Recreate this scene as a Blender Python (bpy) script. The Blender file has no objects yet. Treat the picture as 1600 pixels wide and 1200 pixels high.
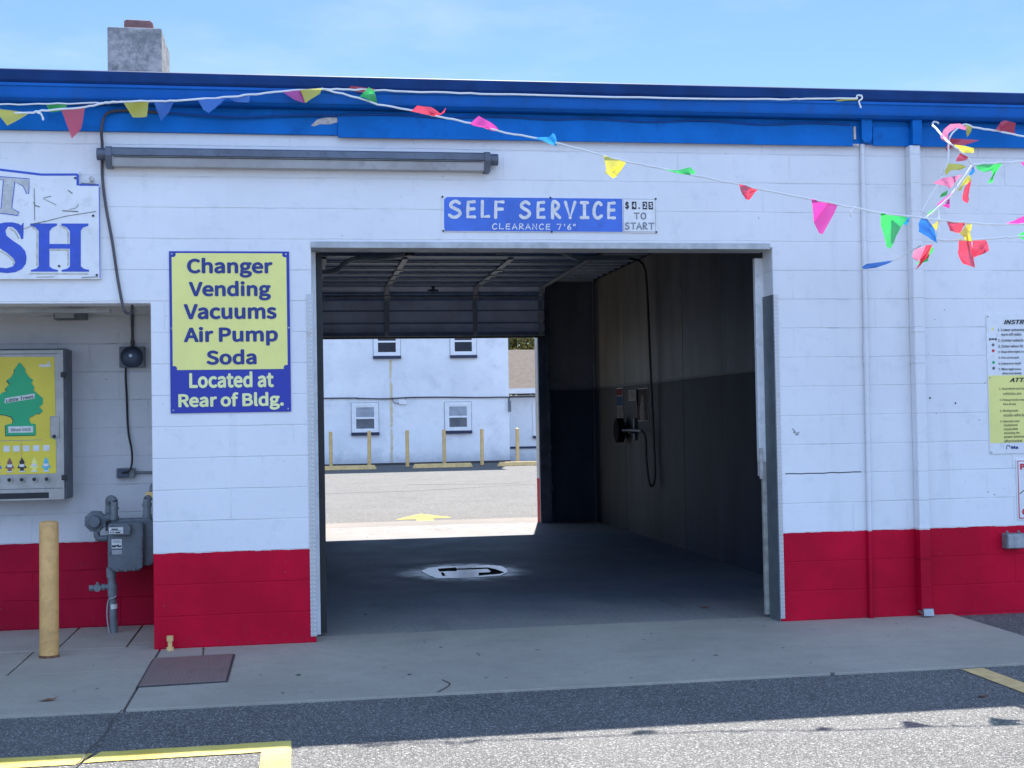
import bpy, bmesh, math, random
from mathutils import Vector, Matrix
R = math.radians
random.seed(7)
scene = bpy.context.scene
COL = scene.collection
PI = math.pi

# ------------------------------------------------------------------ node helpers
class NT:
    def __init__(s, name):
        s.m = bpy.data.materials.new(name); s.m.use_nodes = True
        s.t = s.m.node_tree; s.n = s.t.nodes; s.l = s.t.links
        s.b = s.n['Principled BSDF']
        s.tc = s.n.new('ShaderNodeTexCoord')
    def link(s, a, b): s.l.new(a, b)
    def val(s, sock, v):
        if hasattr(v, 'links') or isinstance(v, bpy.types.NodeSocket): s.l.new(v, sock)
        else: sock.default_value = v
    def math(s, op, a, b=0.0, c=0.0, clamp=False):
        n = s.n.new('ShaderNodeMath'); n.operation = op; n.use_clamp = clamp
        s.val(n.inputs[0], a); s.val(n.inputs[1], b); s.val(n.inputs[2], c)
        return n.outputs[0]
    def xyz(s, vec=None):
        n = s.n.new('ShaderNodeSeparateXYZ'); s.l.new(vec or s.tc.outputs['Object'], n.inputs[0]); return n.outputs
    def comb(s, x, y, z):
        n = s.n.new('ShaderNodeCombineXYZ')
        for i, v in enumerate((x, y, z)): s.val(n.inputs[i], v)
        return n.outputs[0]
    def scaled(s, sc):
        n = s.n.new('ShaderNodeMapping'); n.inputs['Scale'].default_value = sc
        s.l.new(s.tc.outputs['Object'], n.inputs[0]); return n.outputs[0]
    def noise(s, scale, detail=4, rough=.55, vec=None):
        n = s.n.new('ShaderNodeTexNoise'); n.inputs['Scale'].default_value = scale
        n.inputs['Detail'].default_value = detail; n.inputs['Roughness'].default_value = rough
        s.l.new(vec or s.tc.outputs['Object'], n.inputs['Vector']); return n.outputs['Fac']
    def voro(s, scale, out='Color', vec=None):
        n = s.n.new('ShaderNodeTexVoronoi'); n.inputs['Scale'].default_value = scale
        s.l.new(vec or s.tc.outputs['Object'], n.inputs['Vector']); return n.outputs[out]
    def ramp(s, fac, stops, interp='LINEAR'):
        n = s.n.new('ShaderNodeValToRGB'); n.color_ramp.interpolation = interp
        e = n.color_ramp.elements
        while len(e) < len(stops): e.new(.5)
        for el, (p, c) in zip(e, stops):
            el.position = p; el.color = (c, c, c, 1) if isinstance(c, (int, float)) else (*c, 1)
        s.l.new(fac, n.inputs[0]); return n.outputs[0]
    def smooth(s, v, a, b):
        n = s.n.new('ShaderNodeMapRange'); n.interpolation_type = 'SMOOTHSTEP'
        s.val(n.inputs[0], v); n.inputs[1].default_value = a; n.inputs[2].default_value = b
        return n.outputs[0]
    def mix(s, f, a, b, mode='MIX'):
        n = s.n.new('ShaderNodeMix'); n.data_type = 'RGBA'; n.blend_type = mode; n.clamp_factor = True
        s.val(n.inputs[0], f)
        for i, v in ((6, a), (7, b)):
            if isinstance(v, tuple): n.inputs[i].default_value = (*v[:3], 1)
            elif isinstance(v, (int, float)): n.inputs[i].default_value = (v, v, v, 1)
            else: s.l.new(v, n.inputs[i])
        return n.outputs[2]
    def bump(s, h, dist=.01, strength=1.0):
        n = s.n.new('ShaderNodeBump'); n.inputs['Distance'].default_value = dist; n.inputs['Strength'].default_value = strength
        s.l.new(h, n.inputs['Height']); s.l.new(n.outputs[0], s.b.inputs['Normal'])
    def out(s, col=None, rough=.6, metal=0.0, spec=None):
        if col is not None:
            if isinstance(col, tuple): s.b.inputs['Base Color'].default_value = (*col[:3], 1)
            else: s.l.new(col, s.b.inputs['Base Color'])
        s.val(s.b.inputs['Roughness'], rough); s.val(s.b.inputs['Metallic'], metal)
        if spec is not None: s.b.inputs['Specular IOR Level'].default_value = spec
        return s.m

def basic(name, c, rough=.6, metal=0.0, var=.18, scale=6, bump=0.0, bscale=80, spec=None, dirt=None):
    k = NT(name)
    f = k.noise(scale, 5, .6)
    a = tuple(x*(1-var) for x in c); b = tuple(min(1, x*(1+var)) for x in c)
    col = k.mix(k.smooth(f, .3, .7), a, b)
    if dirt:
        col = k.mix(k.math('MULTIPLY', k.smooth(k.noise(scale*2.3, 6, .7), .52, .72), .7), col, dirt)
    if bump: k.bump(k.noise(bscale, 3, .6), bump)
    return k.out(col, rough, metal, spec)

def block_paint(name, upper, lower, line_dark=.42, rough=.55, split=.61, off=0.0, chips=True):
    k = NT(name); x, y, z = k.xyz()
    C = .2032
    u = k.math('ADD', k.math('ADD', x, y), off)
    wob = k.math('MULTIPLY', k.math('SUBTRACT', k.noise(2.2, 3), .5), .012)
    zz = k.math('ADD', z, wob)
    def edge(v, per):
        f = k.math('FRACT', k.math('DIVIDE', v, per))
        return k.math('MULTIPLY', k.math('MINIMUM', f, k.math('SUBTRACT', 1.0, f)), per)
    dz = edge(k.math('ADD', zz, 20*C), C)
    row = k.math('MODULO', k.math('FLOOR', k.math('DIVIDE', k.math('ADD', zz, 20*C), C)), 2.0)
    uu = k.math('ADD', k.math('ADD', u, 40*.4064), k.math('MULTIPLY', row, .2032))
    du = edge(k.math('ADD', uu, k.math('MULTIPLY', k.math('SUBTRACT', k.noise(3.1, 2), .5), .012)), .4064)
    lh = k.math('SUBTRACT', 1.0, k.smooth(dz, .0012, .0062))
    lv = k.math('SUBTRACT', 1.0, k.smooth(du, .001, .005))
    vis = k.smooth(k.noise(1.7, 4, .7), .47, .66)
    vish = k.math('ADD', .35, k.math('MULTIPLY', k.smooth(k.noise(1.6, 4, .7), .35, .7), .65))
    lh = k.math('MULTIPLY', lh, vish); lv = k.math('MULTIPLY', lv, k.math('MULTIPLY', vis, .7))
    line = k.math('MAXIMUM', lh, lv)
    crisp = k.math('MULTIPLY', line, k.math('ADD', .12, k.math('MULTIPLY', k.smooth(k.noise(4.5, 5, .7), .5, .68), .88)))
    big = k.noise(.7, 4, .6); fine = k.noise(26, 4, .65)
    up = k.mix(k.smooth(big, .3, .7), tuple(c*.9 for c in upper), upper)
    up = k.mix(k.math('MULTIPLY', k.smooth(k.noise(5.5, 6, .75), .50, .74), .36), up, tuple(c*f for c, f in zip(upper, (.62, .66, .7))))
    up = k.mix(k.math('MULTIPLY', k.smooth(k.noise(1.6, 6, .7, k.scaled((3.2, 3.2, .22))), .55, .75), .30), up, tuple(c*f for c, f in zip(upper, (.70, .71, .72))))
    lo = k.mix(k.smooth(k.noise(1.7, 4, .6), .3, .7), tuple(c*.72 for c in lower), lower)
    red = k.math('LESS_THAN', k.math('ADD', z, k.math('MULTIPLY', k.math('SUBTRACT', k.noise(5, 5, .7), .5), .026)), split)
    col = k.mix(red, up, lo)
    col = k.mix(k.math('MULTIPLY', crisp, line_dark), col, k.mix(red, tuple(c*.35 for c in upper), tuple(c*.3 for c in lower)))
    lo_wear = k.math('MULTIPLY', k.math('MULTIPLY', red, k.smooth(k.noise(6, 6, .75), .56, .74)), .35)
    col = k.mix(lo_wear, col, tuple(min(1, c*.6+.01) for c in lower))
    if chips:
        sp = k.math('MULTIPLY', k.math('GREATER_THAN', k.noise(38, 2, .5), .735), k.smooth(k.noise(1.9, 3), .5, .6))
        col = k.mix(k.math('MULTIPLY', sp, .8), col, (.1, .1, .11))
        # splashed mud specks low on the wall
        g = k.math('MULTIPLY', k.math('GREATER_THAN', k.math('ADD', k.noise(60, 3, .6), k.math('MULTIPLY', z, -.6)), .60), .6)
        col = k.mix(g, col, (.07, .05, .05))
    h = k.math('ADD', k.math('MULTIPLY', line, -1.0), k.math('ADD', k.math('MULTIPLY', fine, .35), k.math('MULTIPLY', k.noise(5, 4), .5)))
    k.bump(h, .006, .7)
    return k.out(col, rough, 0.0, .12)

def asphalt(name, dark, light, stone, scale=70):
    k = NT(name)
    rnd = k.xyz(k.voro(scale))[0]
    rnd2 = k.xyz(k.voro(scale*2.3))[1]
    base = k.mix(k.smooth(k.noise(.9, 5, .65), .3, .7), dark, light)
    s1 = k.math('GREATER_THAN', rnd, .80); s2 = k.math('GREATER_THAN', rnd2, .88)
    col = k.mix(k.math('MULTIPLY', s1, .75), base, stone)
    col = k.mix(k.math('MULTIPLY', s2, .6), col, tuple(min(1, c*1.25) for c in stone))
    col = k.mix(k.math('MULTIPLY', k.math('LESS_THAN', rnd2, .16), .6), col, tuple(c*.35 for c in dark))
    col = k.mix(k.math('MULTIPLY', k.smooth(k.noise(.35, 3), .6, .75), .4), col, tuple(c*.5 for c in dark))
    r3 = k.xyz(k.voro(scale*.42))[2]; e3 = k.voro(scale*.42, 'Distance')
    col = k.mix(k.math('MULTIPLY', k.math('MULTIPLY', k.math('GREATER_THAN', r3, .93), k.math('LESS_THAN', e3, .33)), .85), col, tuple(min(1, c*1.6) for c in stone))
    k.bump(k.math('ADD', rnd, k.math('MULTIPLY', rnd2, .6)), .004, .8)
    return k.out(col, .85)

def concrete(name, c, rough=.8, spots=True, stain=.55, stain_c=(.06, .06, .065)):
    k = NT(name)
    col = k.mix(k.smooth(k.noise(.8, 6, .65), .3, .72), tuple(x*.78 for x in c), c)
    col = k.mix(k.math('MULTIPLY', k.smooth(k.noise(9, 6, .75), .45, .75), .35), col, tuple(x*.6 for x in c))
    col = k.mix(k.math('MULTIPLY', k.smooth(k.noise(34, 5, .8), .42, .70), .34), col, tuple(x*.58 for x in c))
    col = k.mix(k.math('MULTIPLY', k.smooth(k.noise(2.1, 5, .7), .54, .74), stain), col, stain_c)
    col = k.mix(k.math('MULTIPLY', k.smooth(k.noise(1.1, 6, .75, k.scaled((.5, 2.2, 1))), .50, .72), .30), col, tuple(x*.55 for x in c))
    if spots:
        d = k.voro(3.2, 'Distance'); g = k.math('LESS_THAN', d, .045)
        g = k.math('MULTIPLY', g, k.math('GREATER_THAN', k.noise(2.7, 2), .5))
        col = k.mix(k.math('MULTIPLY', g, .8), col, (.03, .03, .03))
    col = k.mix(k.math('MULTIPLY', k.math('GREATER_THAN', k.noise(150, 2), .66), .35), col, tuple(min(1, x*1.5) for x in c))
    k.bump(k.noise(120, 4, .7), .002, .6)
    return k.out(col, rough)

M = {}
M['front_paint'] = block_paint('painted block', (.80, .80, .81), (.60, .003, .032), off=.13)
M['alcove_shade_paint'] = block_paint('painted block darkened for alcove shade', (.66, .66, .67), (.42, .003, .03), line_dark=.9, off=.27)  # same paint as the front, darkened to carry the alcove's shade
M['blue'] = basic('blue fascia paint', (.004, .145, .49), .5, spec=.12, var=.12, scale=3, bump=.002, bscale=30, dirt=(.004, .10, .36))
M['gutter_blue'] = basic('blue gutter paint', (.005, .12, .46), .45, spec=.2, var=.12, scale=2.5, dirt=(.02, .10, .32))
M['roof_edge'] = basic('dark roof edge', (.005, .036, .14), .55, spec=.15, var=.2, scale=4)
M['roof'] = basic('roof felt', (.12, .12, .125), .9, var=.25, bump=.004)
M['downspout_white'] = block_paint('painted downspout', (.78, .78, .79), (.54, .004, .032), line_dark=0, rough=.4, chips=False)
M['white_metal'] = basic('white trim', (.72, .73, .74), .45, var=.08, dirt=(.45, .45, .44))
M['weathered_wood'] = basic('weathered post', (.36, .35, .31), .8, var=.25, scale=12, bump=.003)
M['steel_dark'] = basic('dark galvanised track', (.05, .066, .10), .45, .5, var=.3)
M['galv'] = basic('galvanised steel', (.34, .36, .38), .42, .7, var=.2, scale=15)
M['lintel'] = basic('lintel steel', (.44, .45, .46), .6, .1, var=.2, scale=5, dirt=(.30, .30, .30))
M['door_panel'] = basic('door section paint', (.54, .64, .84), .5, var=.15, scale=3, dirt=(.40, .49, .68))
M['door_strut_shade'] = basic('strut steel darkened for recess shade', (.14, .21, .36), .5, .2, var=.2)
M['door_strip'] = basic('door stile steel', (.24, .28, .35), .5, .3, var=.2)
M['ceiling'] = basic('bay ceiling', (.26, .31, .40), .55, var=.2, scale=2.5)
M['house_wall'] = None
M['trim_white'] = basic('window trim white', (.78, .78, .78), .5, var=.05)
M['navy'] = basic('navy sill', (.012, .02, .06), .5, var=.2)
M['pane'] = basic('window pane', (.018, .022, .032), .3, var=.2, spec=.25)
M['pane_grey'] = basic('dusty window pane', (.13, .14, .16), .35, var=.25, scale=3, spec=.25)
M['pane_blind'] = basic('window pane with blind', (.30, .33, .37), .3, var=.2, scale=3, spec=.3)
M['yellow_paint'] = basic('yellow post paint', (.66, .37, .125), .5, var=.14, scale=9, dirt=(.38, .24, .08))
M['pale_yellow'] = basic('faded yellow paint', (.72, .48, .19), .6, var=.14, scale=9, dirt=(.45, .36, .17))
M['rust'] = basic('rusty foot', (.16, .07, .035), .8, var=.4, scale=30)
M['plate'] = None
M['black'] = basic('black rubber', (.012, .012, .014), .5, var=.3)
M['cable_grey'] = basic('grey cable jacket', (.07, .065, .075), .55, var=.25)
M['cable_blue'] = basic('blue painted cable', (.004, .06, .25), .5, var=.2)
M['sign_blue'] = basic('sign blue', (.014, .03, .33), .4, var=.08, scale=3)
M['sign_yellow'] = basic('sign yellow', (.84, .78, .24), .45, var=.05, scale=2)
M['sign_white'] = basic('sign white', (.76, .76, .76), .45, var=.05, scale=5, dirt=(.6, .6, .6))
M['sign_text_navy'] = basic('navy lettering', (.012, .028, .20), .45, var=.08)
M['sign_text_yellow'] = basic('yellow lettering', (.80, .80, .38), .45, var=.05)
M['self_blue'] = basic('faded blue sign', (.05, .15, .58), .5, var=.12, scale=4, dirt=(.04, .11, .46))
M['letter_white'] = basic('cream painted lettering', (.74, .72, .70), .5, var=.1, scale=25, dirt=(.48, .42, .36))
M['letter_grey'] = basic('grey lettering', (.24, .26, .29), .5, var=.1)
M['letter_black'] = basic('black lettering', (.02, .022, .03), .5, var=.1)
M['wash_blue'] = basic('wash sign blue', (.03, .085, .50), .5, var=.10, scale=12, dirt=(.04, .10, .42))
M['wash_silver'] = basic('wash sign silver', (.52, .52, .50), .5, var=.15, scale=20, dirt=(.32, .31, .29))
M['scratch'] = basic('scratch lines', (.17, .165, .16), .7, var=.3, scale=30)
M['shadow_line'] = basic('tan outline', (.52, .49, .40), .6, var=.2, scale=30)
M['pale_edge'] = basic('bare primed wood', (.50, .46, .44), .8, var=.25, scale=25, bump=.003)
M['red_text'] = basic('red lettering', (.60, .02, .04), .5, var=.08)
M['light_housing'] = basic('light housing', (.11, .13, .17), .45, .3, var=.15, scale=4, dirt=(.06, .07, .09))
M['diffuser'] = basic('dull diffuser', (.36, .36, .37), .35, var=.14, scale=3, dirt=(.25, .25, .26))
M['meter'] = basic('meter grey paint', (.115, .135, .15), .5, var=.14, scale=10, bump=.001, dirt=(.08, .09, .10))
M['meter_pipe'] = basic('grey gas pipe', (.17, .19, .20), .5, var=.16, scale=14, dirt=(.10, .11, .12))
M['label_white'] = basic('paper label', (.68, .69, .66), .5, var=.08, scale=30)
M['vend_steel'] = basic('vending steel', (.36, .345, .32), .42, .4, var=.12, scale=9, dirt=(.32, .30, .27))
M['vend_side'] = basic('vending side', (.10, .115, .135), .45, .3, var=.25, scale=7)
M['vend_yellow'] = basic('vending display', (.74, .59, .04), .4, var=.07, scale=3)
M['tree_green'] = basic('emblem green', (.004, .38, .15), .4, var=.06)
M['tree_shadow'] = basic('emblem dark edge', (.006, .06, .035), .4, var=.06)
M['concrete_side'] = concrete('sidewalk concrete', (.42, .378, .312), stain=.25, stain_c=(.2, .2, .2))
M['apron'] = concrete('apron concrete', (.20, .178, .16), stain=.25, stain_c=(.25, .22, .2))
M['asphalt'] = asphalt('worn asphalt', (.072, .071, .069), (.115, .112, .108), (.34, .335, .32), 140)
M['asphalt_rear'] = asphalt('grey rear lot asphalt', (.085, .084, .081), (.115, .113, .108), (.165, .16, .155), 40)
M['road_yellow'] = None
M['sky_dummy'] = None

k = NT('worn yellow line')
w = k.smooth(k.noise(14, 6, .75), .60, .70)
col = k.mix(k.smooth(k.noise(3, 4), .3, .7), (.64, .47, .07), (.78, .62, .16))
col = k.mix(k.math('MULTIPLY', w, .75), col, (.16, .15, .12))
k.bump(k.noise(90, 3), .003); M['road_yellow'] = k.out(col, .75)

k = NT('stucco house wall'); x, y, z = k.xyz()
col = k.mix(k.smooth(k.noise(.5, 5, .65), .3, .72), (.72, .73, .74), (.86, .86, .86))
col = k.mix(k.math('MULTIPLY', k.smooth(k.noise(1.3, 5, .7), .50, .70), .5), col, (.56, .57, .59))
rs = k.math('SUBTRACT', 1.0, k.smooth(k.math('ABSOLUTE', k.math('SUBTRACT', x, k.math('ADD', 3.02, k.math('MULTIPLY', k.math('SUBTRACT', k.noise(1.5, 3), .5), .12)))), .02, .07))
rs = k.math('MULTIPLY', rs, k.math('LESS_THAN', z, 3.46))
col = k.mix(k.math('MULTIPLY', rs, k.math('MULTIPLY', k.smooth(k.noise(3, 4, .7), .25, .6), .85)), col, (.60, .46, .20))
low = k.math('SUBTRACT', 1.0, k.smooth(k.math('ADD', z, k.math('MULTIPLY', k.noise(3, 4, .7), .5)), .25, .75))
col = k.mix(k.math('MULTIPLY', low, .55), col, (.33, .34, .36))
k.bump(k.noise(9, 5, .7), .02, .6); M['house_wall'] = k.out(col, .8)

k = NT('diamond plate'); x, y, z = k.xyz()
def diamond(k, a, b, per):
    p = k.math('SINE', k.math('MULTIPLY', k.math('ADD', a, b), 2*PI/per)); q = k.math('SINE', k.math('MULTIPLY', k.math('SUBTRACT', a, b), 2*PI/per))
    return k.smooth(k.math('MULTIPLY', p, q), .25, .6)
h = diamond(k, x, y, .05)
col = k.mix(h, (.235, .175, .155), (.28, .215, .195)); col = k.mix(k.math('MULTIPLY', k.smooth(k.noise(7, 5, .7), .5, .7), .6), col, (.17, .13, .12))
k.bump(h, .004); M['plate'] = k.out(col, .6, .35)

k = NT('diamond guard'); x, y, z = k.xyz()
h = diamond(k, k.math('ADD', x, y), z, .055)
col = k.mix(h, (.50, .50, .50), (.58, .58, .575)); col = k.mix(k.math('MULTIPLY', k.smooth(k.noise(9, 5, .7), .55, .7), .5), col, (.40, .32, .26))
k.bump(h, .0015); M['guard'] = k.out(col, .4, .5)

def wall_panel(name, c, rough):
    k = NT(name)
    st = k.noise(1.0, 5, .6, k.scaled((1, 1.1, .22)))
    col = k.mix(k.smooth(st, .3, .7), tuple(v*.6 for v in c), tuple(v*1.35 for v in c))
    col = k.mix(k.math('MULTIPLY', k.smooth(k.noise(3, 6, .7), .48, .75), .55), col, tuple(v*.5 for v in c))
    k.bump(k.noise(60, 3), .0015, .5)
    return k.out(col, rough, 0, .28)
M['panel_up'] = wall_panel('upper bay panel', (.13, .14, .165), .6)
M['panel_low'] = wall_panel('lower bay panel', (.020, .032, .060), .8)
UPC = [(.10, .118, .15)]*3+[(.12, .13, .148), (.145, .145, .148), (.175, .165, .15), (.205, .188, .158), (.13, .13, .14)]  # panel tones: stain plus rear daylight painted in, fading towards the front
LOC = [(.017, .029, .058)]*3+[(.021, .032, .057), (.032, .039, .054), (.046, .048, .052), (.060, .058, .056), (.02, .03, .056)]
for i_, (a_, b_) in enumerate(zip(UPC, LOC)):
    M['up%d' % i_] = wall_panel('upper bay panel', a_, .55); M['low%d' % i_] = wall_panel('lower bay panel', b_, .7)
M['panel_up_worn'] = wall_panel('scoured upper panel', (.25, .225, .185), .5)
M['panel_low_worn'] = wall_panel('scoured lower panel', (.085, .08, .074), .6)
M['panel_trim'] = basic('panel trim', (.07, .072, .08), .6)

k = NT('wet bay floor'); x, y, z = k.xyz()
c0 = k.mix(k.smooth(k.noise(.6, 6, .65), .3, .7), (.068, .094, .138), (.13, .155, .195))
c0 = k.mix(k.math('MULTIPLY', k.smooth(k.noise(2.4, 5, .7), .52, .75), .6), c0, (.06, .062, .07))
# daylight and sun patch at the two doors painted in as paler concrete
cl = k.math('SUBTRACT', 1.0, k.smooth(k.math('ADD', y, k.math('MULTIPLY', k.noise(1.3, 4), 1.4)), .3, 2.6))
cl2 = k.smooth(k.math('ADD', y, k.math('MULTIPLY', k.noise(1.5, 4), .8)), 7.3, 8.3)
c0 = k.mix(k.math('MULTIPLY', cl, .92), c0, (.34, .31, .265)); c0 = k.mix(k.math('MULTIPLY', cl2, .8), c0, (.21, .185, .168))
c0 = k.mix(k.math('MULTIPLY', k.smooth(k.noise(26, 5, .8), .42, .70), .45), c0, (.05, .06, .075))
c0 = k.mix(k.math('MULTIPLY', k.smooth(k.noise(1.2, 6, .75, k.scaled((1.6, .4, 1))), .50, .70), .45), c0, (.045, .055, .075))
# soap residue and wet reflections of outdoors painted pale round the drain
dx = k.math('SUBTRACT', x, 1.45); dy = k.math('SUBTRACT', y, 3.68)
rr = k.math('SQRT', k.math('ADD', k.math('MULTIPLY', dx, dx), k.math('MULTIPLY', k.math('MULTIPLY', dy, dy), .62)))
so = k.math('SUBTRACT', 1.0, k.smooth(k.math('ADD', rr, k.math('MULTIPLY', k.math('SUBTRACT', k.noise(4, 5, .7), .5), .5)), .36, .66))
dx = k.math('SUBTRACT', x, 1.2); dy = k.math('SUBTRACT', y, 4.9)
r2 = k.math('SQRT', k.math('ADD', k.math('MULTIPLY', dx, dx), k.math('MULTIPLY', k.math('MULTIPLY', dy, dy), 1.2)))
so2 = k.math('MULTIPLY', k.math('SUBTRACT', 1.0, k.smooth(k.math('ADD', r2, k.math('MULTIPLY', k.noise(3, 5, .75), .6)), .35, .75)), .45)
c0 = k.mix(k.math('MAXIMUM', k.math('MULTIPLY', so, .85), so2), c0, (.52, .53, .55))
k.bump(k.noise(70, 4, .7), .002, .5)
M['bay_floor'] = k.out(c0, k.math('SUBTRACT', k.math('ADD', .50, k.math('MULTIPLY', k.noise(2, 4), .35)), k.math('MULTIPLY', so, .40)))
M['scum'] = basic('wet soap film', (.42, .43, .46), .10, var=.12, scale=14, spec=1.0)  # pale base colour adds to the film's reflection of outdoors
M['slot'] = basic('dark drain slot', (.006, .007, .012), .5, var=.2)
M['matte_black'] = basic('matte black foam', (.010, .010, .012), .95, spec=.05)
M['arrow_yellow'] = basic('fresh road yellow', (.60, .43, .03), .8, var=.1, scale=6)
M['bits'] = basic('dark leaf bits', (.03, .025, .022), .9, var=.5, scale=3)
M['leaf_dry'] = basic('dry leaf', (.16, .065, .035), .8, var=.3, scale=40)
M['shingle'] = None
k = NT('brown shingle'); x, y, z = k.xyz()
f = k.math('FRACT', k.math('DIVIDE', z, .085))
col = k.mix(k.smooth(k.noise(6, 5, .7), .3, .7), (.055, .042, .036), (.10, .078, .068))
col = k.mix(k.math('MULTIPLY', k.math('LESS_THAN', f, .16), .6), col, (.025, .02, .018)); M['shingle'] = k.out(col, .9)
k = NT('tree bark'); M['bark'] = k.out(k.mix(k.noise(12, 5), (.06, .045, .03), (.14, .11, .08)), .9)
k = NT('chimney concrete'); x, y, z = k.xyz()
col = k.mix(k.smooth(k.noise(9, 7, .75), .35, .66), (.20, .20, .21), (.46, .45, .44))
col = k.mix(k.smooth(k.noise(4, 6, .75), .52, .70), col, (.13, .13, .145)); k.bump(k.noise(22, 5, .7), .012, .8); M['chimney'] = k.out(col, .9)
M['flue'] = basic('clay flue', (.22, .105, .10), .7, var=.25, scale=9)
M['hatch_rim'] = basic('hatch frame', (.05, .045, .045), .7)

def vinyl(name, c, tr=.5):
    k = NT(name); n = k.n; n.remove(k.b)
    d = n.new('ShaderNodeBsdfDiffuse'); d.inputs[0].default_value = (*c, 1)
    t = n.new('ShaderNodeBsdfTranslucent'); t.inputs[0].default_value = (*c, 1)
    g = n.new('ShaderNodeBsdfGlossy'); g.inputs[0].default_value = (1, 1, 1, 1); g.inputs['Roughness'].default_value = .3
    tp = n.new('ShaderNodeBsdfTransparent'); tp.inputs[0].default_value = (*[min(1, v*.6+.4) for v in c], 1)
    a = n.new('ShaderNodeMixShader'); a.inputs[0].default_value = tr; k.link(d.outputs[0], a.inputs[1]); k.link(t.outputs[0], a.inputs[2])
    b = n.new('ShaderNodeMixShader'); b.inputs[0].default_value = .06; k.link(a.outputs[0], b.inputs[1]); k.link(g.outputs[0], b.inputs[2])
    e = n.new('ShaderNodeMixShader'); e.inputs[0].default_value = .08; k.link(b.outputs[0], e.inputs[1]); k.link(tp.outputs[0], e.inputs[2])
    k.link(e.outputs[0], n['Material Output'].inputs[0]); return k.m
V = dict(green=vinyl('green vinyl', (.05, .62, .12)), red=vinyl('red vinyl', (.78, .05, .10)), pink=vinyl('pink vinyl', (.78, .05, .38)),
         sky=vinyl('sky blue vinyl', (.02, .36, .72)), blue=vinyl('blue vinyl', (.01, .20, .66)), yellow=vinyl('yellow vinyl', (.80, .70, .05)),
         rose=vinyl('rose vinyl', (.80, .20, .36)))
M['cord'] = basic('white cord', (.82, .82, .80), .7, var=.06)

def leafmat(name, a, b):
    k = NT(name); n = k.n; n.remove(k.b)
    col = k.mix(k.smooth(k.noise(1.3, 4), .35, .65), a, b)
    d = n.new('ShaderNodeBsdfDiffuse'); t = n.new('ShaderNodeBsdfTranslucent'); k.link(col, d.inputs[0]); k.link(col, t.inputs[0])
    m = n.new('ShaderNodeMixShader'); m.inputs[0].default_value = .35; k.link(d.outputs[0], m.inputs[1]); k.link(t.outputs[0], m.inputs[2])
    k.link(m.outputs[0], n['Material Output'].inputs[0]); return k.m
M['leaf'] = leafmat('olive leaves', (.12, .13, .04), (.24, .23, .10))

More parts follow.
